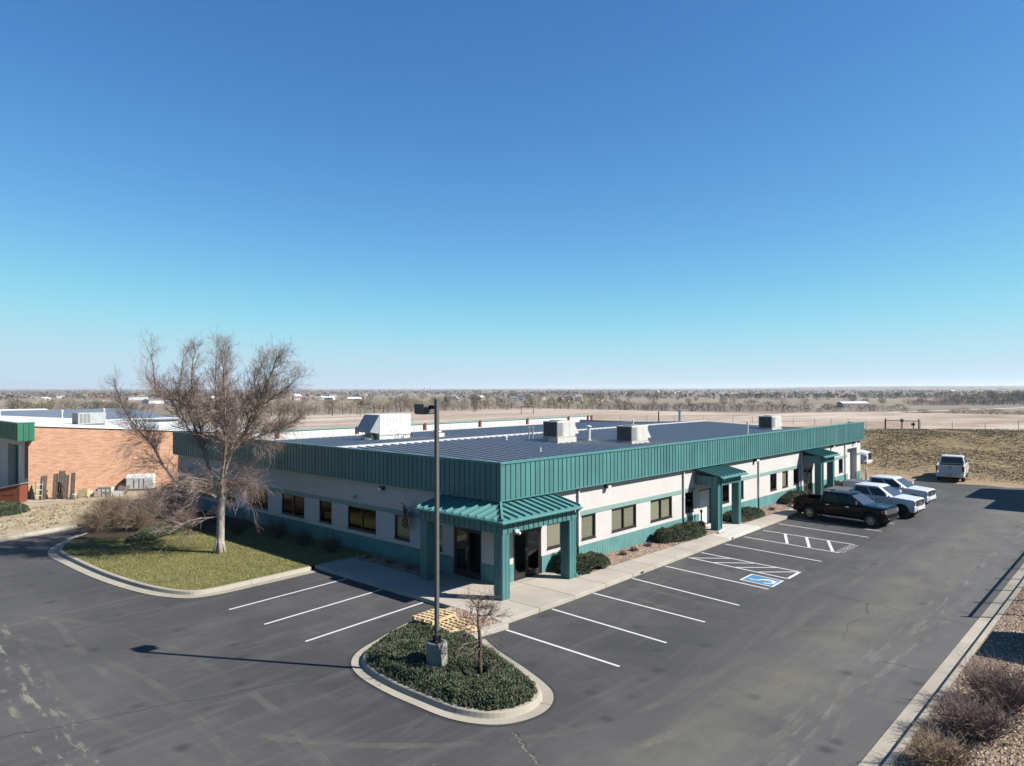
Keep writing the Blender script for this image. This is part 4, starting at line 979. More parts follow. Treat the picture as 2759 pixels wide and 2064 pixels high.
# ================================================================== VEHICLES
def paint(name, c, rough=.28): return pm(name, c, rough, 0, .03, .6, 0, 40, .25, .4)
M['paint_black'] = pm('black car paint', (.0025, .0025, .003), .2, 0, .03, .6, 0, 40, .12, .12); M['paint_white'] = paint('white car paint', (.60, .61, .62))
M['carglass'] = pm('dark car glass', (.008, .010, .012), .05, 0, .1, 2, spec=.45); M['windshield'] = pm('windscreen glass', (.045, .055, .065), .03, 0, .1, 2, spec=1.0)
M['headlamp'] = pm('headlamp lens', (.30, .31, .32), .08, .5, .3, 14, spec=.8); M['taillamp'] = pm('tail lamp lens', (.30, .012, .012), .12, 0, .2, 8, spec=.7)
M['amber'] = pm('amber lens', (.45, .10, .02), .15, 0, .1, 4)
M['tonneau'] = pm('grey vinyl cover', (.085, .09, .10), .75, 0, .12, 3); M['plastic'] = pm('black plastic', (.018, .018, .019), .55, 0, .1, 4)
M['rimdark'] = pm('dark rim', (.035, .035, .037), .35, .6, .1, 4); M['plate'] = pm('yellow plate', (.42, .30, .05), .5, 0, .1, 4)

def wheel(parent, x, y, R, rimmat, side):
    tw = .27
    t = MB(); t.lathe([(R*.60, -tw/2), (R*.90, -tw/2), (R*.985, -tw*.40), (R, -tw*.25), (R, tw*.25), (R*.985, tw*.40), (R*.90, tw/2), (R*.60, tw/2)], 28, axis='y', cap=False)
    for q in range(28):
        a = 2*math.pi*q/28; c_, s_ = math.cos(a), math.sin(a)
        t.obox((R*1.004*c_, 0, R*1.004*s_), (-s_*.018, 0, c_*.018), (0, tw*.30, 0), (c_*.006, 0, s_*.006))
    w_ = t.build('wheel', M['black'], parent, (x, y, R))
    r_ = MB(); rr = R*.615; o = side*tw*.44
    r_.lathe([(rr, -tw*.42), (rr*.93, -tw*.40), (rr*.90, tw*.40), (rr, tw*.42)], 24, axis='y', cap=False)
    r_.cm = 1; r_.lathe([(rr*.92, 0.0), (.001, 0.001)], 20, (0, -side*.03 if False else o*-0.2, 0), axis='y'); r_.cm = 0
    for q in range(6):
        a = 2*math.pi*q/6+.2; c_, s_ = math.cos(a), math.sin(a)
        for da in (-.16, .16):
            ca, sa = math.cos(a+da), math.sin(a+da)
            r_.obox((ca*rr*.56, o*.86, sa*rr*.56), (ca*rr*.40, 0, sa*rr*.40), (0, .022, 0), (-sa*rr*.062, 0, ca*rr*.062))
    r_.lathe([(rr*.24, -.03), (rr*.22, .02), (.001, .025)] if side < 0 else [(.001, -.025), (rr*.22, -.02), (rr*.24, .03)], 12, (0, o*.86, 0), axis='y')
    r_.build('rim', [rimmat, M['dark']], w_)
    return w_

def pickup(name, label, loc, rz, paintm, wb=3.68, W=2.03, fo=.94, ro=1.22, hoodz=1.20, cowlz=1.30, beltz=1.27, railz=1.36, roofz=1.94, R=.40, rim='rimdark', cover=False, chrome_grille=False, steps=None, group='pickup trucks on the site'):
    E_ = empty(name, loc, rz); tag(E_, label, 'pickup truck', group)
    pt = M[paintm]; hw0 = W/2; xf, xr = wb/2+fo, -wb/2-ro; xfw, xrw = wb/2, -wb/2
    cab_r = -1.20; cow = 1.40          # cab rear x, cowl x
    Ra = R+.085
    def zlow(x):
        z = .44
        for xw in (xfw, xrw):
            d = abs(x-xw)
            if d < Ra: z = max(z, R+.02+math.sqrt(Ra*Ra-d*d))
        return z
    def hw(x):
        a = hw0
        if x > xf-.55: t = (x-(xf-.55))/.55; a -= .13*t*t
        if x < xr+.25: t = ((xr+.25)-x)/.25; a -= .03*t*t
        return a
    def flare(x):
        f = 0
        for xw in (xfw, xrw):
            d = abs(x-xw)
            if d < Ra+.12: f = max(f, .028*sm((Ra+.12-d)/.14))
        return f
    def loft(xs, top, mode, nm, mat=pt):
        mb = MB(); rows = []
        for x in xs:
            h = hw(x); zl = zlow(x); zt = top(x); fl = flare(x); zm = max(.86, zl+.05)
            if mode == 'hood': tail = [(h-.055, zt), (h*.80, zt+.025), (h*.48, zt+.055), (h*.42, zt+.045), (0, zt+.060)]
            elif mode == 'cab': tail = [(h-.05, zt), (h-.09, zt+.005), (h-.1, zt+.005), (h*.4, zt+.005), (0, zt+.005)]
            else: tail = [(h-.03, zt), (h-.11, zt), (h-.115, .80), (h-.3, .79), (0, .79)]
            sec = [(h-.16, zl-.0), (h-.02+fl, zl), (h+fl, zl+.05), (h+fl*.4, zm+.0), (h-.004, zm+.10), (h-.014, zt-.10)]+tail
            rows.append([(x, y, z) for y, z in sec])
        n = len(rows[0])
        full = []
        for r in rows:
            full.append(r+[(x, -y, z) for (x, y, z) in reversed(r[:-1])])
        nn = len(full[0])
        for r in full: mb.v += r
        for i in range(len(full)-1):
            for k in range(nn-1): mb.f.append((i*nn+k, i*nn+k+1, (i+1)*nn+k+1, (i+1)*nn+k)); mb.m.append(0)
        mb.f.append(tuple(range(nn-1, -1, -1))); mb.f.append(tuple((len(full)-1)*nn+k for k in range(nn))); mb.m += [0, 0]
        o = mb.build(nm, mat, E_, smooth=True)
        return o
    def stations(a, b, st=.045):
        n = max(2, int(abs(b-a)/st)); return [a+(b-a)*i/n for i in range(n+1)]
    def htop(x):
        t = (x-cow)/(xf-.06-cow); t = max(0, min(1, t)); z = cowlz-(cowlz-hoodz)*t
        if x > xf-.16: z -= .9*(x-(xf-.16))**2*6
        return z
    def smooth_angle(o, a=32):
        o.data.polygons.foreach_set('use_smooth', [True]*len(o.data.polygons)); es = o.modifiers.new('split', 'EDGE_SPLIT'); es.split_angle = math.radians(a)
    xs = stations(xf-.06, cow)
    smooth_angle(loft(xs, htop, 'hood', 'hood')); smooth_angle(loft(stations(cow, cab_r), lambda x: beltz+(cowlz-beltz)*sm((x-cow+.5)/.5), 'cab', 'body'))
    smooth_angle(loft(stations(cab_r-.022, xr), lambda x: railz, 'bed', 'bed'))
    MB().box(cab_r-.022, cab_r+.0, -hw0+.05, hw0-.05, .5, beltz).build('bed_gap', M['dark'], E_)
    MB().box(xr+.1, xf-.25, -hw0+.30, hw0-.30, .30, .76).box(xrw-.5, xrw+.5, -hw0+.17, hw0-.17, .5, .78).box(xfw-.5, xfw+.5, -hw0+.17, hw0-.17, .5, .95).build('underbody', M['dark'], E_)
    # greenhouse
    a, b, c, d = cow+.02, .60, cab_r+.12, cab_r+.03
    hb, hs = hw0-.05, hw0-.19; zb, zs, zr = beltz-.01, roofz-.10, roofz; zbf = cowlz-.02
    def ring(xf_, xs1, xr_, h, z, zf=None, ch=.10):
        half = [(xf_, h-ch*1.3, zf or z), (xs1, h, z), (xr_+ch*.5, h, z), (xr_, h-ch*.6, z)]
        return half+[(x, -y, z_) for x, y, z_ in reversed(half)]
    rings_ = [ring(a, a-.16, d, hb, zb, zbf), ring(b, b-.10, c, hs, zs), ring(b-.10, b-.17, c+.03, hs-.035, zs+.055), ring(b-.26, b-.30, c+.10, hs-.12, zr-.012), ring(b-.6, b-.62, c+.4, hs-.42, zr)]
    ringb, rings = rings_[0], rings_[1]
    mb = MB(); n = 8
    for r_ in rings_: mb.v += r_
    for lv in range(len(rings_)-1):
        for i in range(n): j = (i+1) % n; mb.f.append((lv*n+i, lv*n+j, (lv+1)*n+j, (lv+1)*n+i)); mb.m.append(0)
    mb.f.append(tuple((len(rings_)-1)*n+i for i in range(n))); mb.m.append(0)
    o = mb.build('cab', pt, E_, smooth=True); smooth_angle(o, 30)
    ctr = Vector((0, 0, (zb+zr)/2))
    def glasspane(A, B_, C_, D_, u0, u1, v0, v1, off, nm, mat):
        A, B_, C_, D_ = map(Vector, (A, B_, C_, D_)); nrm = (B_-A).cross(D_-A).normalized()
        if nrm.dot((A+B_+C_+D_)/4-ctr) < 0: nrm = -nrm
        nrm *= off
        def P(u, v): return (A*(1-u)+B_*u)*(1-v)+(D_*(1-u)+C_*u)*v+nrm
        g_ = MB(); N = 5
        for i in range(N):
            ua, ub = u0+(u1-u0)*i/N, u0+(u1-u0)*(i+1)/N
            g_.quad(P(ua, v0), P(ub, v0), P(ub, v1), P(ua, v1))
        return g_.build(nm, mat, E_)
    for s_ in (1, -1):
        q = [Vector((p[0], p[1]*s_, p[2])) for p in (ringb[1], ringb[2], rings[2], rings[1])]
        glasspane(q[0], q[1], q[2], q[3], .03, .455, .07, .95, .010, 'side_window', M['carglass']); glasspane(q[0], q[1], q[2], q[3], .495, .93, .07, .95, .010, 'side_window', M['carglass'])
    glasspane(ringb[7], ringb[0], rings[0], rings[7], .01, .99, .04, .97, .010, 'windshield', M['windshield'])
    glasspane(ringb[3], ringb[4], rings[4], rings[3], .04, .96, .08, .95, .010, 'rear_window', M['carglass'])
    # doors
    for s_ in (1, -1):
        for (x0, x1) in ((.36, 1.28), (-.84, .32)):
            zl = max(.47, zlow(x0), zlow(x1))
            dm = MB(); N = 6
            for i in range(N):
                xa, xb_ = x0+(x1-x0)*i/N, x0+(x1-x0)*(i+1)/N
                pr = [(hw0+.006, zl+.06), (hw0+.006, .86), (hw0+.003, .97), (hw0-.006, beltz-.10), (hw0-.040, beltz-.01)]
                for (y0, z0), (y1, z1) in zip(pr, pr[1:]):
                    q = ((xa, s_*y0, z0), (xb_, s_*y0, z0), (xb_, s_*y1, z1), (xa, s_*y1, z1)); dm.quad(*(q[::-1] if s_ > 0 else q))
            do = dm.build('door', pt, E_); smooth_angle(do)
            MB().box(x0+.06, x0+.26, min(s_*(hw0+.004), s_*(hw0+.035)), max(s_*(hw0+.004), s_*(hw0+.035)), 1.02, 1.06).build('handle', M['chrome'] if chrome_grille else pt, do)
        for x in (.34, 1.295, -.855):
            MB().box(x-.008, x+.008, min(s_*(hw0-.02), s_*(hw0+.0035)), max(s_*(hw0-.02), s_*(hw0+.0035)), .50, beltz-.10).build('door_seam', M['dark'], E_)
        # mirror
        mm = MB(); y0, y1 = sorted((s_*(hw0+.02), s_*(hw0+.26))); mm.box(1.00, 1.12, y0, y1, beltz+.03, beltz+.24); o = mm.build('mirror', pt if not chrome_grille else M['plastic'], E_); bevel(o, .03, 2)
        ya, yb = sorted((s_*(hw0-.07), s_*(hw0+.06))); MB().box(1.04, 1.09, ya, yb, beltz+.02, beltz+.07).build('mirror_arm', M['plastic'], E_)
        # side step
        y0, y1 = sorted((s_*(hw0-.06), s_*(hw0+.06)))
        st = MB(); st.tube([(-1.0, s_*(hw0-.0), .40), (-.9, s_*(hw0+.05), .37), (1.15, s_*(hw0+.05), .37), (1.25, s_*(hw0), .40)], .038, 8); st.build('side_step', M[steps] if steps else M['plastic'], E_, smooth=True)
        # lamps
        y0, y1 = sorted((s_*(hw0-.38), s_*(hw0-.105)))
        hl = MB(); hl.box(xf-.16, xf-.035, y0, y1, hoodz-.30, hoodz-.06); o = hl.build('headlight', M['headlamp'], E_); bevel(o, .03, 2)
        if chrome_grille:
            y0, y1 = sorted((s_*(hw0-.115), s_*(hw0-.05))); o = MB().box(xf-.24, xf-.11, y0, y1, hoodz-.28, hoodz-.08).build('turn_signal', M['amber'], E_); bevel(o, .02, 1)
        y0, y1 = sorted((s_*(hw0-.17), s_*(hw0-.005))); o = MB().box(xr-.012, xr+.12, y0, y1, railz-.50, railz-.08).build('tail_light', M['taillamp'], E_); bevel(o, .015, 1)
        for xw in (xfw, xrw): wheel(E_, xw, s_*(hw0-.155), R, M[rim], s_)
    # grille
    gm_ = M['chrome'] if chrome_grille else M['plastic']
    fr = MB(); gw = hw0-.40
    fr.box(xf-.10, xf-.005, -gw, gw, hoodz-.36, hoodz-.02); fr_o = fr.build('grille', gm_ if chrome_grille else M['plastic'], E_); bevel(fr_o, .03, 2)
    for q in range(4): MB().box(xf-.012, xf+.006, -gw+.06, gw-.06, hoodz-.32+q*.072, hoodz-.32+q*.072+.03).build('grille_bar', M['chrome'] if not chrome_grille else M['plastic'], fr_o)
    o = MB().box(xf-.02, xf+.012, -.14, .14, hoodz-.24, hoodz-.15).build('badge', M['blue'] if not chrome_grille else M['taillamp'], fr_o); bevel(o, .02, 2)
    # bumpers
    fb = MB(); fb.prism([(xf-.30, -hw0+.02), (xf-.05, -hw0+.16), (xf+.06, -hw0+.42), (xf+.06, hw0-.42), (xf-.05, hw0-.16), (xf-.30, hw0-.02), (xf-.34, hw0-.05), (xf-.34, -hw0+.05)], .48, .76)
    o = fb.build('front_bumper', M['paint_white'] if paintm == 'paint_white' else M['paint_black'], E_); bevel(o, .03, 2)
    o = MB().box(xf-.02, xf+.068, -.55, .55, .50, .58).build('air_intake', M['plastic'], E_)
    for s_ in (1, -1): MB().lathe([(.055, 0), (.055, .03), (.001, .032)], 10, (xf+.03, s_*(hw0-.36), .56), axis='x').build('fog_lamp', M['headlamp'], E_)
    o = MB().box(xr-.17, xr+.02, -hw0+.04, hw0-.04, .50, .70).build('rear_bumper', M['chrome'] if paintm == 'paint_black' else M['paint_white'], E_); bevel(o, .03, 2)
    MB().box(xr-.176, xr-.160, -.17, .17, .55, .66).build('licence_plate', M['plate'], E_)
    o = MB().box(xr-.03, xr+.015, -hw0+.19, hw0-.19, .72, railz-.01).build('tailgate', pt, E_); bevel(o, .012, 1)
    MB().box(xr-.04, xr-.02, -.16, .16, railz-.17, railz-.11).build('tailgate_handle', M['plastic'], E_)
    o = MB().box(xr-.036, xr-.024, -.12, .12, railz-.34, railz-.26).build('badge', M['blue'] if not chrome_grille else M['taillamp'], E_); bevel(o, .01, 1)
    if cover:
        o = MB().box(xr+.02, cab_r-.04, -hw0+.07, hw0-.07, railz+.002, railz+.045).build('tonneau_cover', M['tonneau'], E_); bevel(o, .02, 1)
    # wipers / antenna / roof seams
    MB().tube([(a-.04, .35, zbf+.03), (a-.20, -.15, zbf+.12)], .010, 4).tube([(a-.04, -.25, zbf+.03), (a-.20, -.70, zbf+.10)], .010, 4).build('wiper', M['plastic'], E_)
    return E_
def truck_at(rear, front, wb, W, side=-1):
    """place from near-side wheel contact points: returns centre and heading; the near side lies at local y = side*W/2"""
    r, f = Vector(rear), Vector(front); t = (f-r).normalized(); rz = math.atan2(t.y, t.x); c_ = (r+f)/2; n_ = Vector((-t.y, t.x)); c_ -= n_*(side*(W/2-.02)); return (c_.x, c_.y, 0.0), rz
# heading is -y: local +y (left) then points to +x; near side (-x) is local y = -W/2
loc, rz = truck_at((24.12, -3.27), (23.66, -6.88), 3.645, 2.03, -1)
pickup('pickup_truck', 'black crew-cab pickup with open bed and chrome grille, parked nearest the camera', loc, rz, 'paint_black', 3.645, fo=.82, ro=1.05, hoodz=1.12, cowlz=1.21, beltz=1.19, railz=1.26, roofz=1.79, R=.395, rim='alu', chrome_grille=True, steps='chrome')
loc, rz = truck_at((28.30, -3.72), (28.0, -7.40), 3.69, 2.03, -1)
pickup('pickup_truck', 'white crew-cab pickup with grey bed cover, parked between the black and another white pickup', loc, rz, 'paint_white', 3.69, fo=.80, ro=1.10, hoodz=1.16, cowlz=1.26, beltz=1.24, railz=1.32, roofz=1.87, cover=True)
loc, rz = truck_at((33.2, -3.3), (32.95, -6.97), 3.69, 2.03, -1)
pickup('pickup_truck', 'white crew-cab pickup with grey bed cover, farthest of the three parked in a row', loc, rz, 'paint_white', 3.69, fo=.80, ro=1.10, hoodz=1.16, cowlz=1.26, beltz=1.24, railz=1.32, roofz=1.87, cover=True)
hd = Vector((math.cos(math.radians(7)), math.sin(math.radians(7)))); pc = Vector((49.5, -5.66))+hd*3.3+Vector((.1, -.15))
pickup('pickup_truck', 'white pickup seen from behind, parked on the dirt below the grassy bank', (pc.x, pc.y, -.02), math.atan2(hd.y, hd.x), 'paint_white', 4.05, W=2.10, ro=1.3, roofz=2.08, railz=1.46, beltz=1.40, cowlz=1.42, hoodz=1.34, R=.43)

# ---- semi tractor nose behind the building corner
T = empty('semi_truck', (56.6, 4.6, -.02), -math.pi/2+.0); tag(T, 'white semi truck nose with chrome grille showing behind the far building corner', 'semi truck')
pw = M['paint_white']
mb = MB(); secs = []
for x, zt, hw_, zl in ((2.05, 1.35, .62, .55), (1.98, 1.62, .78, .50), (1.6, 1.72, .92, .50), (1.1, 1.80, 1.02, .62), (.6, 1.90, 1.06, .95), (.0, 2.0, 1.08, .95), (-.6, 2.08, 1.08, .62)):
    secs.append([(x, hw_, zl), (x, hw_, zt-.42), (x, hw_*.86, zt-.14), (x, hw_*.55, zt), (x, 0, zt+.03), (x, -hw_*.55, zt), (x, -hw_*.86, zt-.14), (x, -hw_, zt-.42), (x, -hw_, zl)])
n = 9
for s_ in secs: mb.v += s_
for i in range(len(secs)-1):
    for k in range(n-1): mb.f.append((i*n+k, i*n+k+1, (i+1)*n+k+1, (i+1)*n+k)); mb.m.append(0)
mb.f.append(tuple(range(n-1, -1, -1))); mb.m.append(0)
o = mb.build('hood', pw, T, smooth=True); o.modifiers.new('split', 'EDGE_SPLIT').split_angle = math.radians(40)
o = MB().box(-2.4, -.6, -1.1, 1.1, .9, 2.15).build('cab', pw, T); bevel(o, .08, 3)
o = MB().box(-2.3, -.9, -.95, .95, 2.15, 2.95).build('cab_roof', pw, T); bevel(o, .15, 3)
MB().quad((-.88, -.85, 2.2), (-.88, .85, 2.2), (-.92, .80, 2.85), (-.92, -.80, 2.85)).__class__
g_ = MB(); g_.quad((-.885, -.85, 2.2), (-.885, .85, 2.2), (-.885, .80, 2.8), (-.885, -.80, 2.8)); g_.build('windshield', M['windshield'], T)
o = MB().box(2.03, 2.10, -.48, .48, .85, 1.56).build('grille', M['chrome'], T); bevel(o, .06, 3)
for q in range(7): MB().box(2.10, 2.112, -.42+.125*q, -.40+.125*q, .92, 1.5).build('grille_bar', M['plastic'], T)
o = MB().prism([(1.7, -1.15), (2.1, -1.0), (2.22, -.6), (2.22, .6), (2.1, 1.0), (1.7, 1.15), (1.6, 1.1), (1.6, -1.1)], .40, .78).build('front_bumper', M['paint_white'], T); bevel(o, .04, 2)
for s_ in (1, -1):
    y0, y1 = sorted((s_*.70, s_*.98)); o = MB().box(1.80, 2.02, y0, y1, .95, 1.25).build('headlight', M['headlamp'], T); bevel(o, .04, 2)
    w_ = MB(); w_.lathe([(.30, -.15), (.48, -.15), (.51, -.08), (.51, .08), (.48, .15), (.30, .15)], 24, axis='y'); w_.lathe([(.30, -.1), (.001, -.1)], 16, axis='y'); w_.build('wheel', M['black'], T, (.55, s_*.98, .51))
    MB().box(.8, 1.2, s_*.6-.02, s_*.6+.02, 1.79, 1.83).build('hood_latch', M['plastic'], T)
MB().box(-6, 1.6, -.45, .45, .55, .9).box(-4.2, -3.2, -1.2, 1.2, .2, 1.1).build('chassis', M['blackmetal'], T)
# ================================================================== LAMP POST
LP = empty('lamp_post', (-7.16, -4.28, .1)); tag(LP, 'tall square light pole on a concrete plinth in the planter island', 'lamp post')
pl = MB(); pl.lathe([(.30, 0), (.30, .76), (.285, .80), (.27, .81)], 20); pl.build('plinth', M['plinth'], LP, smooth=False)
MB().box(-.14, .14, -.14, .14, .811, .84).box(-.09, .09, -.09, .09, .84, .98).build('base_plate', M['blackmetal'], LP)
for sx in (-1, 1):
    for sy in (-1, 1): MB().lathe([(.018, .84), (.018, .88), (.001, .885)], 6, (sx*.11, sy*.11, 0)).build('anchor_bolt', M['galv'], LP)
o = MB().box(-.053, .053, -.053, .053, .97, 7.62).build('pole', M['pole'], LP); bevel(o, .008, 1)
MB().box(-.058, .058, -.058, .058, 7.62, 7.645).build('pole_cap', M['pole'], LP)
MB().box(-.03, .03, .053, .30, 7.36, 7.47).build('arm', M['blackmetal'], LP)
o = MB().box(-.235, .235, .29, .71, 7.22, 7.50).build('lamp_head', M['pole'], LP); bevel(o, .012, 1)
MB().box(-.20, .20, .33, .67, 7.205, 7.219).build('lens', lens, LP)
# ================================================================== PALLETS
M['newwood'] = pm('fresh pine', (.60, .45, .25), .8, 0, .18, 4, .15, 60, orand=.15); M['oldwood'] = pm('weathered grey wood', (.155, .125, .100), .9, 0, .3, 5, .3, 50, orand=.3); M['oldwood2'] = pm('weathered pale wood', (.36, .31, .24), .9, 0, .2, 5, .2, 50, orand=.2)
def pallet(name, loc, rz, label, L_=1.25, Wd=1.0, mat='newwood', n=7, tilt=(0, 0), group='pine pallets by the walk end'):
    E_ = empty(name, loc, rz); E_.rotation_euler = (tilt[0], tilt[1], rz); tag(E_, label, 'pallet', group)
    for i in range(3):
        y = -Wd/2+.02+(Wd-.04)*i/2; MB().box(-L_/2, L_/2, y-.02, y+.02, .019, .11).build('stringer', M[mat], E_)
    bd = MB().box(-.048, .048, -Wd/2, Wd/2, 0, .018).mesh('board', M[mat])
    for i in range(n): place('board', bd, E_, (-L_/2+.05+(L_-.1)*i/(n-1), 0, .1105), ru(-.01, .01))
    for i in range(4): place('board', bd, E_, (-L_/2+.05+(L_-.1)*i/3, 0, 0))
    return E_
pallet('wooden_pallet', (-4.86, -1.62, .165), math.radians(-4), 'bottom fresh pine pallet of the left stack by the walk', 1.2, .95)
pallet('wooden_pallet', (-4.86, -1.62, .31), math.radians(0), 'middle fresh pine pallet of the left stack by the walk', 1.2, .95)
pallet('wooden_pallet', (-4.88, -1.58, .455), math.radians(6), 'topmost fresh pine pallet of the left stack by the walk', 1.15, .9, n=6)
pallet('wooden_pallet', (-4.78, -2.50, .31), math.radians(-5), 'upper fresh pine pallet of the right-hand pair by the walk', 1.1, .75, n=6)
pallet('wooden_pallet', (-4.82, -2.55, .165), math.radians(3), 'lower fresh pine pallet of the right-hand pair by the walk', 1.15, .80, n=6)

# ================================================================== WOODY PLANTS
def bark(name, c, var=.3): return pm(name, c, .95, 0, var, 6, .4, 25, .1)
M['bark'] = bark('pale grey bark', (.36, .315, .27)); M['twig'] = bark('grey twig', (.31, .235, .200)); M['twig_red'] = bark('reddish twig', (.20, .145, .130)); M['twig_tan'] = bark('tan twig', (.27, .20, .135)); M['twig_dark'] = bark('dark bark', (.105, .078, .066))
k = NT('limb bark').set(.95, 0, .1)      # smooth pale bark low down, browner young wood above
zz = k.xyz()[2]; c = k.mix(k.ramp(k.math('DIVIDE', zz, 10.), [(.38, 0.0), (.62, 1.0)]), (.38, .33, .28), (.25, .190, .160)); c = k.mix(k.ramp(k.noise(7, 5, .7), [(.4, .4), (.6, 0.0)]), c, (.16, .13, .11)); k.col(c); k.bump(k.noise(30, 4), .4, .01); M['limb'] = k.mt
def rv(s=1.0): return Vector((ru(-s, s), ru(-s, s), ru(-s, s)))
def shoot(mb, p, d, L_, r0, r1, up, seg=4, wob=.18, sides=3):
    pts = [p.copy()]; q = p.copy(); dd = d.normalized()
    for i in range(seg):
        dd = (dd+rv(wob)+Vector((0, 0, up))).normalized(); q = q+dd*(L_/seg); pts.append(q.copy())
    rad = [r0+(r1-r0)*i/seg for i in range(seg+1)]
    mb.tube(pts, rad, sides, cap=False); return pts, dd
def side_dir(t, ang):
    o = t.orthogonal().normalized(); o.rotate(Matrix.Rotation(ru(0, 6.283), 3, t)); return (t*math.cos(ang)+o*math.sin(ang)).normalized()
def twigs(mb, p, d, L_, r, up, depth, n=(3, 5)):
    pts, dd = shoot(mb, p, d, L_, r, r*.55, up, 4 if depth else 3, .20)
    if depth == 0: return
    for i in range(random.randint(*n)):
        t = ru(.25, 1.0); k = min(3, int(t*4)); q = pts[k].lerp(pts[min(k+1, len(pts)-1)], t*4-k if k < 4 else 1)
        tt = (pts[min(k+1, len(pts)-1)]-pts[k]).normalized()
        twigs(mb, q, side_dir(tt, ru(.4, .95)), L_*ru(.45, .7), r*.62, up, depth-1, n)
U_ = Vector((_R0.x, _R0.y, 0)); T_ = Vector((-_F.x, -_F.y, 0)).normalized()
def bigtree():
    E_ = empty('bare_tree', (-4.64, 14.25, .12)); tag(E_, 'large leafless spreading tree with pale trunk on the lawn', 'tree')
    tm = MB(); bm = MB(); wm = MB()
    S_ = 149.
    def P(x, y, w_=0): return U_*((x-785)/S_*(.99 if x < 785 else .82))+T_*w_*.93+Vector((0, 0, (1590-y)/S_*(.93 if y < 1200 else 1)-(0 if y >= 1200 else -.18)))
    trunk = [P(785, 1600), P(786, 1560), P(790, 1450), P(792, 1330), P(800, 1230), P(806, 1170)]
    tm.tube(trunk, [.28, .205, .185, .178, .170, .160], 12)
    for k in range(6):
        a = k*1.05; tm.tube([P(785, 1480)+Vector((math.cos(a)*.1, math.sin(a)*.1, 0)), P(785, 1598)+Vector((math.cos(a)*.27, math.sin(a)*.27, 0))], [.08, .07], 6)
    limbs = [
     ([(803, 1200), (815, 1080), (855, 920), (930, 800), (1030, 680), (1090, 560), (1190, 400), (1290, 200), (1330, 110)], [0, 0, .1, .2, .35, .5, .7, .8, .9], .150),
     ([(798, 1200), (745, 1070), (690, 950), (650, 780), (610, 620), (570, 470), (550, 300), (565, 70)], [0, -.1, -.2, -.3, -.4, -.5, -.5, -.5], .135),
     ([(795, 1230), (720, 1165), (600, 1110), (490, 1050), (400, 920), (330, 770), (260, 680), (170, 540), (90, 340)], [0, .1, .3, .4, .5, .6, .7, .8, .8], .120),
     ([(855, 920), (815, 790), (790, 650), (800, 540), (800, 300), (815, 70)], [.1, .3, .5, .7, .8, .9], .095),
     ([(870, 870), (880, 640), (905, 560), (980, 420), (1050, 250), (1100, 130)], [.1, -.3, -.5, -.8, -1.0, -1.1], .090),
     ([(650, 780), (610, 680), (560, 490), (460, 420), (370, 350), (340, 100)], [-.3, 0, .2, .5, .6, .8], .085),
     ([(690, 950), (600, 780), (500, 660), (420, 520), (400, 330), (420, 90)], [-.2, -.6, -.9, -1.2, -1.4, -1.5], .085),
     ([(930, 800), (1050, 740), (1200, 690), (1330, 630), (1420, 590)], [.2, -.2, -.6, -.9, -1.2], .07),
     ([(1030, 680), (1160, 480), (1290, 390), (1440, 270)], [.35, 0, -.2, -.4], .07),
     ([(792, 1328), (700, 1335), (620, 1340), (540, 1372), (470, 1340), (330, 1290), (190, 1240)], [0, .2, .4, .5, .5, .4, .3], .060),
     ([(800, 1180), (790, 1040), (760, 880), (760, 700), (730, 500), (690, 330), (700, 110)], [0, -.6, -1.2, -1.6, -1.9, -2.1, -2.2], .11),
     ([(803, 1190), (850, 1060), (900, 930), (940, 760), (960, 560), (960, 300), (940, 80)], [0, .7, 1.3, 1.6, 1.9, 2.0, 2.1], .11),
    ]
    for pts, ws, r in limbs:
        Q = catmull([P(x, y, w_) for (x, y), w_ in zip(pts, ws)], 3); n = len(Q)
        Q = [q+rv(.035) for q in Q]
        rad = [r*.78*(1-.88*(i/(n-1))**.9)+.006 for i in range(n)]
        lb_ = MB(); lb_.tube(Q, rad, 7 if r > .08 else 5); lb_.build('limb', M['limb'], E_, smooth=True)
        for i in range(2, n):
            if r == .060 and rnd() < .65: continue
            z = Q[i].z; t = (Q[i]-Q[i-1]).normalized(); f = i/(n-1)
            for rep in range((7 if z > 4.6 else 3) if f > .3 else 1):
                low = z < 4.3
                if low:
                    d_ = side_dir(t, ru(.7, 1.3)); up = ru(-.10, .02); L_ = ru(.7, 1.4)
                else:
                    d_ = side_dir(t, ru(.35, .85)); d_.z = abs(d_.z)*.8+.2; up = .05; L_ = ru(.6, 1.5)*(1.12-.55*f)
                twigs(wm, Q[i], d_, L_, max(.0055, min(.013, rad[i]*.30)), up, 2, (3, 4) if low else (4, 6))
    # drooping skirts off the lower scaffold
    for (x, y, w_, dx, n_) in ((830, 1090, .2, 1, 26), (840, 1120, -.3, 1, 20), (1000, 740, 0, 1, 26), (1090, 720, -.4, 1, 18), (720, 1100, .4, -1, 26), (600, 1100, .3, -1, 16), (400, 920, .5, -1, 20), (330, 780, .6, -1, 14), (760, 1060, .8, -.3, 22), (800, 1080, -.9, .4, 16), (470, 1340, .5, -1, 0)):
        for q in range(int(n_*1.15)):
            d_ = (U_*dx*ru(.4, 1.0)+T_*ru(-.7, .7)+Vector((0, 0, ru(-.1, .5)))).normalized()
            twigs(wm, P(x, y, w_)+rv(.3), d_, ru(.9, 1.6), .0085, -.06, 2, (3, 5))
    tm.build('trunk', M['bark'], E_, smooth=True); wm.build('twigs', M['twig'], E_)
    return E_
bigtree()
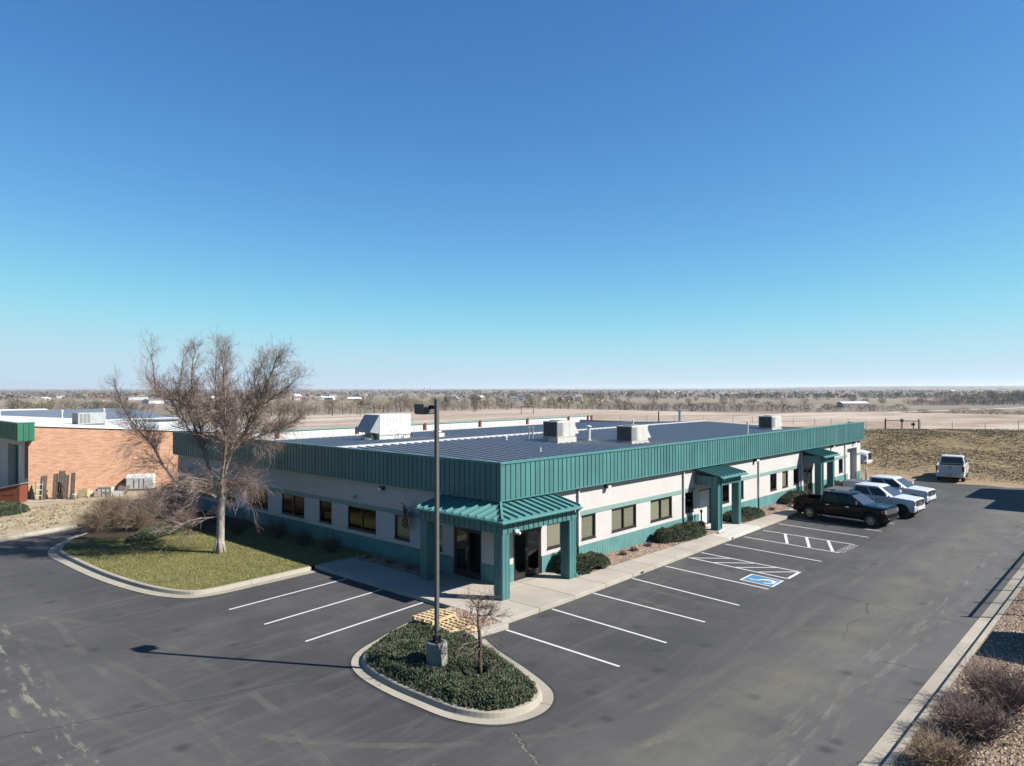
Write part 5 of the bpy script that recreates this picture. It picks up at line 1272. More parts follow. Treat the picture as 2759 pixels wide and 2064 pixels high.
def smalltree():
    E_ = empty('bare_sapling', (-6.7, -5.53, .1)); tag(E_, 'small leafless tree with dark trunk in front of the light pole plinth', 'tree')
    tm = MB(); wm = MB()
    tr = [Vector((0, 0, -.05)), Vector((.0, .0, .45)), Vector((.02, .0, .95)), Vector((.0, .02, 1.25)), Vector((-.04, .04, 1.6)), Vector((-.02, .02, 2.25))]
    tm.tube(tr, [.078, .062, .055, .045, .026, .008], 8)
    for i in range(44):
        z = ru(.65, 2.0); k = 0
        while k < 4 and tr[k+1].z < z: k += 1
        p = tr[k].lerp(tr[k+1], (z-tr[k].z)/(tr[k+1].z-tr[k].z)); a = ru(0, 6.283)
        d_ = Vector((math.cos(a), math.sin(a), ru(.0, .7) if z > 1.1 else ru(-.35, .2))).normalized()
        twigs(wm, p, d_, ru(.45, .95)*(1.15-.25*z), .013 if i < 14 else .008, .04 if z > 1.1 else -.08, 2, (3, 5))
    tm.build('trunk', M['twig_dark'], E_, smooth=True); wm.build('twigs', M['twig_red'], E_)
smalltree()
def twigshrub(name, loc, label, R_=1.0, Ht=1.4, n=90, mat='twig', group=None, lean=.6):
    E_ = empty(name, loc); tag(E_, label, 'shrub', group)
    wm = MB()
    for i in range(n):
        a = ru(0, 6.283); r0 = ru(0, .28)*R_; p = Vector((math.cos(a)*r0, math.sin(a)*r0, -.03)); d_ = Vector((math.cos(a)*lean*ru(.1, 1.2), math.sin(a)*lean*ru(.1, 1.2), 1)).normalized()
        twigs(wm, p, d_, Ht*ru(.5, .8), .009, -.02, 2, (3, 4))
    wm.build('stems', M[mat], E_); return E_
twigshrub('bare_shrub', (.55, -16.45, .14), 'bare twiggy shrub overhanging the kerb, farther of the two at lower right', 1.1, 1.15, 200, 'twig_red', 'bare shrubs behind the right kerb', .9)
twigshrub('bare_shrub', (-1.55, -16.2, .14), 'bare twiggy shrub at the bottom right corner, nearer of the two', 1.1, .95, 180, 'twig_red', 'bare shrubs behind the right kerb', .9)
twigshrub('bare_shrub', (-3.6, -16.0, .14), 'low bare shrub at the very bottom edge beside the kerb', .9, .8, 110, 'twig_tan', 'bare shrubs behind the right kerb', .9)
for (x, y, r, h, n, mt, lb) in ((-7.0, 24.3, 1.0, 1.5, 90, 'twig_tan', 'leftmost tan bare bush where the drive bends at the lawn'), (-5.7, 25.4, 1.2, 1.9, 110, 'twig_tan', 'tallest tan bare bush behind the drive bend'), (-5.2, 22.9, 1.0, 1.5, 90, 'twig_tan', 'tan bare bush just behind the lawn edge mulch'), (-3.9, 25.2, 1.2, 1.9, 110, 'twig', 'grey bare bush left of the tree trunk by the wall'), (-3.6, 21.0, .8, 1.5, 70, 'twig', 'grey spindly bush nearest the tree trunk'), (-2.2, 27.5, 1.2, 2.0, 110, 'twig_red', 'reddish bare bush by the far end of the left facade'), (-4.8, 28.4, 1.2, 1.6, 90, 'twig_tan', 'tan bare bush in front of the dirt yard')):
    twigshrub('bare_shrub', (x, y, .14), lb, r*.95, h*1.0, n, mt, 'bare bushes at the end of the lawn')
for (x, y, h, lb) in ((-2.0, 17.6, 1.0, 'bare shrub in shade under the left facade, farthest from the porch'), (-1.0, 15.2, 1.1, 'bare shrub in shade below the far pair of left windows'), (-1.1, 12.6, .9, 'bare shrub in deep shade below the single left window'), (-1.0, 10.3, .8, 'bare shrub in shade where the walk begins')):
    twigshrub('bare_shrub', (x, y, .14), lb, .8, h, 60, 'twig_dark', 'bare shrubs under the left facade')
for i, (x, y) in enumerate(((7.89, -.45), (9.01, -.38), (10.34, -.34), (24.9, -.6), (27.0, -1.0))):
    o = twigshrub('dormant_plant', (x, y, .15), ['dormant red-brown tuft in the river rock nearest the porch shrub', 'dormant brown tuft in river rock, middle of the near three', 'dormant red-brown tuft in river rock below the double window', 'dormant tuft in rock behind the black pickup bed, left one', 'dormant tuft in rock behind the black pickup bed, right one'][i], .26, .26, 40, 'twig_red', 'dormant tufts in the rock bed', 1.1)
for i, (x, y) in enumerate(((-.5, 8.0), (-.55, 6.4), (-.5, 5.0))):
    twigshrub('dormant_plant', (x, y, .15), ['dry grass tuft under the double window in shade', 'dry grass tuft under the gap between left windows', 'dry grass tuft nearest the porch column in shade'][i], .28, .34, 40, 'twig_tan', 'dry tufts under the left facade', .9)

# junipers: dark core + many small needle sprays
jm = [pm('juniper green a', (.045, .072, .030), .85, 0, .3, 3), pm('juniper green b', (.078, .110, .050), .85, 0, .3, 3), pm('juniper grey green', (.150, .165, .105), .85, 0, .3, 3), pm('juniper brown', (.085, .062, .036), .85, 0, .3, 3)]
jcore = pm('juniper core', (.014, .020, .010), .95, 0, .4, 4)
def spray(mb, p, nrm, s, wts):
    d_ = (nrm+rv(.75)).normalized(); mb.cm = random.choices((0, 1, 2, 3), wts)[0]
    o = d_.orthogonal().normalized(); o.rotate(Matrix.Rotation(ru(0, 6.283), 3, d_))
    tip = p+d_*s*ru(.7, 1.5); b = o*s*.30
    mb.tri(p-b, p+b, tip)
    o2 = d_.cross(o)*s*.28; q = p+d_*s*.35
    mb.tri(q-o2, q+o2*.4, q+(d_*.6+o*.5).normalized()*s*.8)
def juniper(name, label, loc, rx, ry, rz_, n=2600, rot=0, group=None, s=.075, wts=(5, 5, 2, .5), lumps=5):
    E_ = empty(name, loc, rot); tag(E_, label, 'juniper', group)
    L_ = [(0, 0, 1.0)]+[(ru(-.5, .5), ru(-.5, .5), ru(.45, .75)) for _ in range(lumps)]
    def hgt(x, y):
        h = 0
        for (a, b, c_) in L_:
            q = 1-((x-a*1.0)/c_)**2-((y-b)/c_)**2
            if q > 0: h = max(h, (.6+.4*c_)*math.sqrt(q))
        return h*(1+.25*mnoise.noise(Vector((x*3+loc[0], y*3, 1))))
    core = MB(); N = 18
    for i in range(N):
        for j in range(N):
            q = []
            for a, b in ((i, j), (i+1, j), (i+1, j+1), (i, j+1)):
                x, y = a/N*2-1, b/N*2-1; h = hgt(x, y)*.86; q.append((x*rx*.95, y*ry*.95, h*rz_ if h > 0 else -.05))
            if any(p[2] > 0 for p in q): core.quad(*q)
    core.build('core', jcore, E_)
    mb = MB(); c_ = 0
    while c_ < n:
        x, y = ru(-1, 1), ru(-1, 1); h = hgt(x, y)
        if h <= 0: continue
        c_ += 1; e = .06; gx = (hgt(x+e, y)-h)/e; gy = (hgt(x, y+e)-h)/e
        nrm = Vector((-gx*rz_/rx, -gy*rz_/ry, 1)).normalized(); z = h*rz_*ru(.82, 1.0)
        spray(mb, Vector((x*rx, y*ry, z)), nrm, s, wts)
    mb.build('foliage', jm, E_); return E_
JG = 'junipers along the right facade'
juniper('juniper_shrub', 'dark green juniper spreading beside the corner porch column', (4.75, -.62, .12), 1.55, .72, .62, 3200, 0, JG)
juniper('juniper_shrub', 'upright dark juniper against the wall beside the porch downspout', (3.85, -.22, .12), .55, .42, 1.0, 1500, 0, JG, lumps=2)
juniper('juniper_shrub', 'broad dark juniper left of the white door canopy', (13.6, -.55, .12), 1.9, .78, .70, 3600, 0, JG)
juniper('juniper_shrub', 'small round dark juniper at the left end of the broad one', (11.75, -.35, .12), .55, .5, .72, 1400, 0, JG, lumps=2)
juniper('juniper_shrub', 'dark juniper between and behind the middle canopy columns', (20.9, -.5, .12), 1.9, .75, .62, 2800, 0, JG)
juniper('juniper_shrub', 'olive juniper behind the black pickup tail', (29.4, -.35, .12), 2.0, .7, .75, 2600, 0, JG, wts=(3, 5, 4, 2))
juniper('juniper_shrub', 'small olive juniper right of the far canopy', (37.6, -.3, .12), 1.5, .6, .65, 1600, 0, JG, wts=(3, 5, 4, 2))
juniper('juniper_shrub', 'low spreading juniper between the lawn and the bare bushes', (-5.2, 20.7, .1), 1.9, .8, .45, 2200, .5, None, wts=(4, 5, 4, 1))
juniper('juniper_shrub', 'dark green juniper mass at the left edge by the rust red bin', (-9.4, 35.4, .1), 2.0, 1.6, .7, 3000, 0, None, s=.1)
# island ground cover
def island_cover():
    mb = MB(); core = MB(); wts = (4, 5, 5, 1.2)
    poly = [(p.x, p.y) for p in offset(isl_face[::-1], .12)]
    poly = [p for p in poly if not (p[0] > -4.7 and p[1] > -3.4)]
    cx = [p[0] for p in poly]; cy = [p[1] for p in poly]
    def edge(x, y):
        m_ = 9
        for a, b in zip(poly, poly[1:]+poly[:1]):
            A, B_ = Vector(a), Vector(b); t = max(0, min(1, (Vector((x, y))-A).dot(B_-A)/max(1e-9, (B_-A).length_squared))); m_ = min(m_, (A+(B_-A)*t-Vector((x, y))).length)
        return m_
    holes = [(-6.85, -5.45, .45), (-7.16, -4.28, .36), (-6.5, -7.2, .2)]
    def hz(x, y):
        e = edge(x, y); h = .18+.27*sm(e/.34)*(.75+.5*mnoise.noise(Vector((x*1.7, y*1.7, 4)))) + .05*mnoise.noise(Vector((x*6, y*6, 2)))
        for (a, b, r) in holes: h = .13+(h-.13)*sm((math.hypot(x-a, y-b)-r*.4)/(r*.9))
        return h
    st = .16; x = min(cx)
    grid = {}
    nx = int((max(cx)-min(cx))/st)+1; ny = int((max(cy)-min(cy))/st)+1
    for i in range(nx+1):
        for j in range(ny+1):
            px, py = min(cx)+i*st, min(cy)+j*st; grid[i, j] = (px, py, hz(px, py)*.9-.01) if pip(px, py, poly) else None
    for i in range(nx):
        for j in range(ny):
            q = [grid[i, j], grid[i+1, j], grid[i+1, j+1], grid[i, j+1]]
            if all(q): core.quad(*q)
    n = 0
    while n < 19000:
        px, py = ru(min(cx), max(cx)), ru(min(cy), max(cy))
        if not pip(px, py, poly): continue
        if any(math.hypot(px-a, py-b) < r*.8 for a, b, r in holes) and rnd() > .15: continue
        if px > -5.4 and py > -3.0: continue
        n += 1; h = hz(px, py); dead = mnoise.noise(Vector((px*1.3, py*1.3, 8))) > .32; spray(mb, Vector((px, py, h*ru(.85, 1.02))), Vector((ru(-.2, .2), ru(-.2, .2), 1)), .070, (2, 3, 4, 5) if dead and rnd() < .6 else wts)
    E_ = empty('juniper_ground_cover', (0, 0, 0)); tag(E_, 'low grey-green juniper ground cover filling the kerbed planter island', 'ground cover', kind='stuff')
    core.build('core', jcore, E_); o = mb.build('foliage', jm, E_); o['kind'] = 'stuff'
island_cover()

# ================================================================== BACK FENCE
FY, FZ = 38.0, 4.42
FN = empty('panel_fence', (0, FY, 0)); tag(FN, 'tall white ribbed metal fence with red steel posts and green cap behind the office', 'fence')
k0 = (FY+19.51)/(36+19.51)
def fx(x36): return -20.66+(x36+20.66)*k0
posts = [fx(v) for v in (10.65, 18.74, 26.95, 34.85, 42.71, 50.56, 54.62)]
nfp = 60; x0, x1 = posts[0]-2.4, posts[-1]+.9; wf = (x1-x0)/nfp
fp = panel_mesh(wf, .1, FZ-.14, 'fence_panel', M['white_metal'], .035, .05)
for i in range(nfp): place('fence_panel', fp, FN, (x0+i*wf, .06, 0))
for x in posts+[posts[-1]+.8]:
    MB().box(x-.14, x+.14, -.10, .02, 0, FZ-.02).build('post', M['redsteel'], FN)
MB().box(x0, x1, -.03, .14, FZ-.14, FZ).build('cap', M['band'], FN); MB().box(x0, x1, .05, .10, .3, FZ-.2).build('rail', M['white_metal'], FN)

# ================================================================== LEFT NEIGHBOUR (brick)
def brick_mat():
    k = NT('tan orange brick').set(.9, 0, .2)
    X, Y, Z = k.xyz(); cmb = k.n.new('ShaderNodeCombineXYZ'); k.lk(k.math('ADD', X, Y), cmb.inputs[0]); k.lk(Z, cmb.inputs[1])
    b = k.n.new('ShaderNodeTexBrick'); b.inputs['Scale'].default_value = 1.0; b.inputs['Brick Width'].default_value = .40; b.inputs['Row Height'].default_value = .10; b.inputs['Mortar Size'].default_value = .008
    b.inputs['Color1'].default_value = (.34, .150, .080, 1); b.inputs['Color2'].default_value = (.47, .245, .148, 1); b.inputs['Mortar'].default_value = (.50, .39, .29, 1); b.inputs['Bias'].default_value = .1
    k.lk(cmb.outputs[0], b.inputs[0])
    nz = k.noise(1, 5, .75, k.mapping((1.1, 1.1, 7)))
    c = k.mix(k.ramp(nz, [(.42, 0.0), (.66, .55)]), b.outputs[0], (.60, .40, .28)); k.col(c); k.bump(b.outputs['Fac'], .35, -.01); return k.mt
M['brick'] = brick_mat()
NB = empty('brick_warehouse', (-6.08, 41.03, 0)); tag(NB, 'tan brick warehouse with dark green ribbed fascia at the left edge', 'building')
wz = lambda x: 5.38-.081*(x)    # top of the side wall falls away from the street
mb = MB(); XE = 24.0
mb.quad((0, 0, 0), (XE, 0, 0), (XE, 0, 3.5), (0, 0, 5.36)); mb.build('wall', M['brick'], NB)
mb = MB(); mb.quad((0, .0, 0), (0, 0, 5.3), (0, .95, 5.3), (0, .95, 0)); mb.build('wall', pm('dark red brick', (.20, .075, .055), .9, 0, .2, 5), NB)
wall_ops = [(2.35, 6.2, -.1, 3.85, .5)]
def nbwall():
    mb = MB(); us = [.95, 1.7, 5.6, 40]; zs = [0, 3.85, 5.3]
    for a, b in zip(us, us[1:]):
        for c_, d_ in zip(zs, zs[1:]):
            if (a, c_) == (1.7, 0): continue
            mb.quad((0.0, b, c_), (0.0, a, c_), (0.0, a, d_), (0.0, b, d_))
    mb.quad((0, 1.7, 0), (.6, 1.7, 0), (.6, 1.7, 3.85), (0, 1.7, 3.85)); mb.quad((0, 5.6, 0), (0, 5.6, 3.85), (.6, 5.6, 3.85), (.6, 5.6, 0)); mb.quad((0, 1.7, 3.85), (.6, 1.7, 3.85), (.6, 5.6, 3.85), (0, 5.6, 3.85))
    mb.build('wall', M['stucco'], NB)
nbwall()
gd = MB().box(.5, .6, 1.705, 5.595, .0, 3.845).build('garage_door', M['greendoor'], NB)
for q in range(6): MB().box(.46, .498, 1.72, 4.6, .03+q*.63, .03+q*.63+.60).build('door_panel', M['white'], gd)
GF = (.018, .115, .070); M['green_fascia'] = pm('green painted steel', (.030, .165, .100), .45, 0, .1, 1, orand=.12)
fm2 = panel_mesh(.40, 4.36, 5.60, 'fascia_panel', M['green_fascia'], .04, .04)
for i in range(45): place('fascia_panel', fm2, NB, (-.75, 18.0-.45-i*.40, 0), -math.pi/2)
fm3 = panel_mesh(.345, 4.36, 5.60, 'fascia_panel', M['green_fascia'], .04, .04)
for i in range(3): place('fascia_panel', fm3, NB, (-.76+i*.345, -.45, 0))
MB().box(-.74, .27, -.42, 18, 4.30, 4.36).box(-.80, .29, -.47, -.40, 5.58, 5.66).box(-.80, -.7, -.40, 18, 5.58, 5.661).box(.25, .27, -.42, -.01, 4.36, 5.6).build('fascia_trim', M['green_fascia'], NB)
# white membrane roof and coping
M['membrane'] = pm('white roof membrane', (.66, .67, .68), .6, 0, .06, .6)
mb = MB(); mb.quad((-.7, -.06, 5.42), (XE, -.06, 3.56), (XE, 46, 3.56), (-.7, 46, 5.42)); mb.build('roof', M['membrane'], NB)
MB().obox((XE/2, -.05, (5.42+3.55)/2), (XE/2, 0, -(5.42-3.55)/2), (0, .06, 0), (0, 0, .05)).build('coping', M['membrane'], NB)
MB().box(-7.9, -3.2, 10, 20, 4.4, 6.9).build('penthouse', M['membrane'], NB) if False else None
# rooftop unit on the white roof
hz_ = 4.75
E_ = empty('rooftop_unit', (1.3, 52.3, 4.75)); tag(E_, 'pale rooftop unit on the white roof of the brick warehouse', 'hvac unit')
E_.scale = (.75, .75, .66); o = MB().box(-1.5, 1.5, -1.1, 1.1, .25, 1.75).build('cabinet', pm('grey unit metal', (.36, .38, .37), .6, 0, .1, 2), E_); MB().box(-1.52, -1.502, -1.0, 1.0, .3, 1.7).build('coil', M['grey_metal'], E_)
for a in (-1.3, -.9, -.5): MB().box(a, a+.28, -1.12, -1.102, .4, 1.6).build('louver', M['grey_metal'], E_)
MB().box(-1.4, 1.4, -1.0, 1.0, -.3, .248).build('curb', M['grey_metal'], E_)
# low metal-roofed sheds behind
def shed(name, label, loc, sx, sy, h, ridge, roofm, wallm, rz=0, group=None, cat='building'):
    E_ = empty(name, loc, rz); tag(E_, label, cat, group)
    MB().box(-sx/2, sx/2, -sy/2, sy/2, -2, h).build('wall', M[wallm], E_)
    mb = MB(); o_ = .3
    mb.quad((-sx/2-o_, -sy/2-o_, h-.1), (sx/2+o_, -sy/2-o_, h-.1), (sx/2+o_, 0, h+ridge), (-sx/2-o_, 0, h+ridge)); mb.quad((-sx/2-o_, 0, h+ridge), (sx/2+o_, 0, h+ridge), (sx/2+o_, sy/2+o_, h-.1), (-sx/2-o_, sy/2+o_, h-.1))
    mb.quad((-sx/2-o_, -sy/2-o_, h-.25), (sx/2+o_, -sy/2-o_, h-.25), (sx/2+o_, -sy/2-o_, h-.1), (-sx/2-o_, -sy/2-o_, h-.1))
    mb.build('roof', M[roofm], E_)
    mb = MB(); mb.tri((-sx/2, -sy/2, h), (-sx/2, 0, h+ridge-.1), (-sx/2, sy/2, h)); mb.tri((sx/2, -sy/2, h), (sx/2, sy/2, h), (sx/2, 0, h+ridge-.1)); mb.build('gable', M[wallm], E_)
    return E_
M['bluegrey'] = pm('blue grey metal roof', (.24, .27, .31), .5, .4, .1, .5); M['tanwall'] = pm('tan siding', (.38, .32, .25), .9, 0, .1, .5); M['brownroof'] = pm('brown shingle', (.11, .085, .07), .9, 0, .2, .5); M['greyroof'] = pm('grey shingle', (.16, .16, .165), .9, 0, .2, .5); M['redroof'] = pm('rust roof', (.22, .10, .065), .9, 0, .2, .5)
shed('metal_warehouse', 'long low warehouse with blue-grey metal roof behind the brick building', (-18, 104, 0), 80, 42, 4.0, .9, 'bluegrey', 'white_metal')
shed('metal_warehouse', 'white-roofed low building beyond the blue-grey warehouse roof', (26, 205, -2), 22, 14, 4.2, .5, 'membrane', 'tanwall')
for i, (x, y) in enumerate(((-4, 90), (3, 92), (9, 88), (15, 91))):
    o = MB().lathe([(.12, 0), (.12, 1.2), (.2, 1.2), (.2, 1.32), (.001, 1.4)], 8).build('vent_pipe', M['white_metal'], None, (x, y, 3.9)); tag(o, ['white vent pipe on the blue-grey roof, leftmost of four', 'white vent pipe on the blue-grey roof, second from left', 'white vent pipe on the blue-grey roof, third from left', 'white vent pipe on the blue-grey roof, rightmost of four'][i], 'vent pipe', 'vents on the blue-grey roof')
o = MB().box(-1.5, 1.5, -1.2, 1.2, 0, 2.6).build('white_box_unit', M['white_metal'], None, (-8.4, 53.5, 4.9)); bevel(o, .04, 1); tag(o, 'white boxy roof unit cut by the left picture edge', 'roof unit')

# ================================================================== SCRAP ALONG THE BRICK WALL
def plank_screen(loc, rz, tilt, n, h, w_, label, cat='fence panel', gap=.02, name='fence_panel_scrap', mat='oldwood'):
    E_ = empty(name, loc, rz); E_.rotation_euler = (tilt, 0, rz); tag(E_, label, cat, 'scrap against the brick wall')
    for i in range(n): MB().box(i*w_, (i+1)*w_-gap, -.012, .012, ru(-.02, .03), h+ru(-.06, .06)).build('plank', M[mat], E_)
    for z in (.25*h, .75*h): MB().box(0, n*w_, .013, .05, z-.045, z+.045).build('rail', M['oldwood2'], E_)
    return E_
RZ = -math.radians(38)      # roughly facing the camera
plank_screen((-5.75, 39.75, .13), RZ, -.18, 3, 1.75, .15, 'weathered grey plank panel leaning left in the stack by the brick wall')
plank_screen((-5.05, 39.35, .13), RZ, -.16, 2, 1.8, .17, 'narrow weathered plank panel second from left in the leaning stack')
plank_screen((-4.72, 39.5, .13), RZ, -.22, 3, 2.0, .15, 'tallest weathered plank panel, dark, behind the leaning stack')
plank_screen((-4.45, 39.0, .13), RZ, -.14, 2, 1.75, .17, 'weathered plank panel third in the leaning stack')
plank_screen((-4.05, 38.85, .13), RZ, -.13, 2, 1.85, .15, 'weathered plank panel at the right end of the leaning stack')
plank_screen((-6.45, 40.65, .13), RZ, -.06, 2, 1.55, .10, 'pair of dark upright planks against the brick corner')
E_ = empty('ply_sheet', (-6.05, 40.6, .13), RZ); E_.rotation_euler = (-.35, 0, RZ); tag(E_, 'pale plywood sheet leaning behind the planks by the brick corner', 'plywood', 'scrap against the brick wall')
MB().box(0, 1.15, -.01, .01, 0, 1.15).build('sheet', M['newwood'], E_)
E_ = empty('ladder_frame', (-6.0, 39.75, .13), RZ+.2); E_.rotation_euler = (-.2, 0, RZ+.2); tag(E_, 'short white framed ladder leaning left of the plank stack', 'ladder', 'scrap against the brick wall')
MB().box(0, .04, -.02, .02, 0, 1.35).build('stile', M['oldwood'], E_); MB().box(.42, .46, -.02, .02, 0, 1.35).build('stile', M['oldwood2'], E_)
for q in range(3): MB().box(.04, .42, -.015, .015, .3+.4*q, .36+.4*q).build('rung', M['white'], E_)
E_ = empty('wood_crate', (-3.55, 38.75, .13), RZ); tag(E_, 'pale yellow open wooden box between plank stack and white crate', 'crate', 'scrap against the brick wall')
MB().box(0, .62, 0, .03, 0, .62).box(0, .03, .03, .5, 0, .62).box(.59, .62, .03, .5, 0, .62).box(.03, .59, .47, .5, 0, .62).build('sides', M['newwood'], E_); MB().box(.03, .59, .03, .47, 0, .03).build('bottom', M['newwood'], E_)
E_ = empty('white_crate', (-2.35, 38.55, .13), RZ); tag(E_, 'white slatted crate with grid front standing by the brick wall', 'crate', 'scrap against the brick wall')
for i in range(3):
    for j in range(2): MB().box(.03+i*.30, .03+i*.30+.27, .02, .04, .04+j*.30, .04+j*.30+.27).build('panel', M['white'], E_)
for i in range(4): MB().box(i*.30-.0, i*.30+.035, -.01, .05, 0, .64).build('post', M['oldwood2'], E_)
for j in range(3): MB().box(.035, .90, -.012, .018, j*.30, j*.30+.035).build('rail', M['oldwood2'], E_)
MB().box(.0, .93, .05, .6, 0.0, .62).build('body', M['offwhite'], E_)
for i in range(5): MB().box(.05+i*.17, .17+i*.17, .1, .5, .63, .66+.05*rnd()).build('slat', M['oldwood2'], E_)
for i in range(16):
    L_ = ru(.5, 1.5); a = RZ+ru(-.6, .6); z = .14+.05*(i % 6); lb = ['lowest', 'second lowest', 'third lowest', 'fourth lowest', 'fifth lowest', 'top'][i % 6]+' loose board, '+['left', 'middle', 'right'][i//6]+' part of the scrap heap between crates'
    o = MB().box(-L_/2, L_/2, -.06, .06, 0, .025).build('scrap_board', M[random.choice(('oldwood', 'oldwood2', 'newwood'))], None, (-3.0+ru(-.5, .9), 38.75+ru(-.2, .6), z), a, rot=(ru(-.3, .3), ru(-.35, .35), a)); tag(o, lb, 'board', 'loose boards in the scrap heap')
for i, (dx, w_, h_, mt_, lb) in enumerate(((.25, .5, .45, 'white', 'white panel leaning among the boards left of the white crate'), (.75, .45, .6, 'oldwood2', 'pale plywood offcut propped beside the white crate'), (1.9, .6, .4, 'offwhite', 'cream board leaning just right of the white crate'))):
    o = MB().box(0, w_, -.012, .012, 0, h_).build('leaning_board', M[mt_], None, (-3.35+dx, 38.95-dx*.55, .14), rot=(-.45, .1*(i-1), RZ)); tag(o, lb, 'board', 'scrap against the brick wall')
o = plank_screen((-1.0, 38.9, .15), RZ, -1.0, 5, .9, .16, 'grey slatted panel lying tilted right of the white crate')
E_ = empty('water_barrel', (-3.9, 38.35, .13)); tag(E_, 'small white plastic bucket at the foot of the plank stack', 'bucket'); MB().lathe([(.13, 0), (.15, .34), (.16, .35), (.16, .37)], 14).build('body', M['white'], E_, smooth=True); MB().lathe([(.155, .37), (.001, .375)], 14).build('lid', M['white'], E_)
# white truck cap / tank shell on its side
E_ = empty('truck_bed_cap', (.95, 39.55, .15), RZ+.05); tag(E_, 'white fibreglass pickup bed cap with three slots resting by the brick wall', 'truck cap', 'scrap against the brick wall')
mb = MB(); pr = [(-.0, .12), (0, .95), (.10, 1.12), (.35, 1.2), (.75, 1.2)]
for (a, h0), (b, h1) in zip(pr, pr[1:]): mb.quad((-.95, a, h0), (.95, a, h0), (.95, b, h1), (-.95, b, h1))
mb.poly([(.95, 0, .12), (.95, .75, .12), (.95, .75, 1.2), (.95, .35, 1.2), (.95, .1, 1.12), (.95, 0, .95)]); mb.poly([(-.95, 0, .12), (-.95, 0, .95), (-.95, .1, 1.12), (-.95, .35, 1.2), (-.95, .75, 1.2), (-.95, .75, .12)])
mb.build('shell', M['white'], E_, smooth=False)
for a in (-.42, -.05, .28): MB().box(a, a+.04, -.02, -.002, .2, .88).build('slot', M['dark'], E_)
MB().box(-1.0, 1.0, -.05, .8, 0, .1).build('skid', M['oldwood'], E_); MB().box(-.965, -.952, .04, .7, .2, 1.0).build('window', M['dark'], E_)
# rust coloured bin with sloping grey lid
E_ = empty('rust_bin', (-8.0, 40.15, .13), RZ-.1); tag(E_, 'rust red wooden bin with sloping grey lid at the left edge', 'bin')
MB().prism([(0, 0), (1.35, 0), (1.35, .9), (0, .9)], 0, 1.0).build('body', M['rust'], E_)
MB().obox((.68, .45, 1.18), (.78, 0, .16), (0, .55, 0), (-.01, 0, .03)).build('lid', M['grey_metal'], E_); MB().box(.2, 1.0, -.012, -.002, .52, .57).build('slot', M['dark'], E_)
mb = MB(); mb.poly([(1.35, 0, 1.0), (0, 0, 1.0), (1.35, 0, 1.3)]); mb.poly([(0, .9, 1.0), (1.35, .9, 1.0), (1.35, .9, 1.3)]); mb.quad((1.35, 0, 1.0), (1.35, 0, 1.3), (1.35, .9, 1.3), (1.35, .9, 1.0)); mb.build('gable', M['rust'], E_)
E_ = empty('stone_boulder', (-9.15, 40.2, .1)); tag(E_, 'blue-grey boulder at the very left edge by the rust bin', 'boulder')
mb = MB(); mb.lathe([(.001, 0), (.5, .02), (.62, .25), (.5, .5), (.2, .62), (.001, .64)], 10); mb.v = [tuple(Vector(v)+Vector((mnoise.noise(Vector(v)*3), mnoise.noise(Vector(v)*3+Vector((5, 0, 0))), 0))*.12) for v in mb.v]; mb.build('rock', pm('blue grey stone', (.13, .14, .17), .9, 0, .2, 5), E_, smooth=True)
E_ = empty('parked_vehicle', (-8.2, 44.0, .1)) if False else None
# ================================================================== GRASS ON THE BANK AND YARD
def tuft_field(name, n, fn, mats, label, h=(.12, .32), blades_=5, spread=.14):
    mb = MB(); c_ = 0
    while c_ < n:
        p = fn()
        if p is None: continue
        c_ += 1; x, y, z = p; mb.cm = random.randrange(len(mats)); hh = ru(*h)
        for b in range(blades_):
            a = ru(0, 6.283); r = ru(0, spread); bx_, by_ = x+math.cos(a)*r, y+math.sin(a)*r; wx, wy = -math.sin(a)*.045, math.cos(a)*.045; l_ = ru(.2, .7)*hh
            mb.tri((bx_-wx, by_-wy, z-.02), (bx_+wx, by_+wy, z-.02), (bx_+math.cos(a)*l_, by_+math.sin(a)*l_, z+hh*ru(.7, 1.1)))
    o = mb.build(name, mats); tag(o, label, 'grass', kind='stuff'); return o
dg = [pm('dry grass a', (.310, .240, .140), .9, var=.2), pm('dry grass b', (.260, .200, .115), .9, var=.2), pm('dry grass c', (.370, .300, .185), .9, var=.2), pm('dry grass d', (.205, .165, .098), .9, var=.2)]
def bank():
    x, y = ru(52, 100), ru(-16, 48)
    if .738*x+.675*y+28.4 > 92: return None
    d = mnoise.noise(Vector((x*.22, y*.22, 9)))
    if x < 58 and rnd() < (58-x)/7: return None
    if d < ru(-.5, .2): return None
    return x, y, H(x, y)
tuft_field('bank_grass', 16000, bank, dg, 'clumpy dry grass covering the bank behind the lot', (.05, .11), 5, .26)
def yardg():
    x, y = ru(-14, -2.5), ru(27, 36.5)
    if y < 27.6+(x+6.9)*.19+.3 or (x > -5 and y < 29): return None
    return x, y, .12
tuft_field('yard_grass', 600, yardg, [dg[0], dg[2]], 'sparse dry tufts on the bare dirt left of the office', (.06, .16))
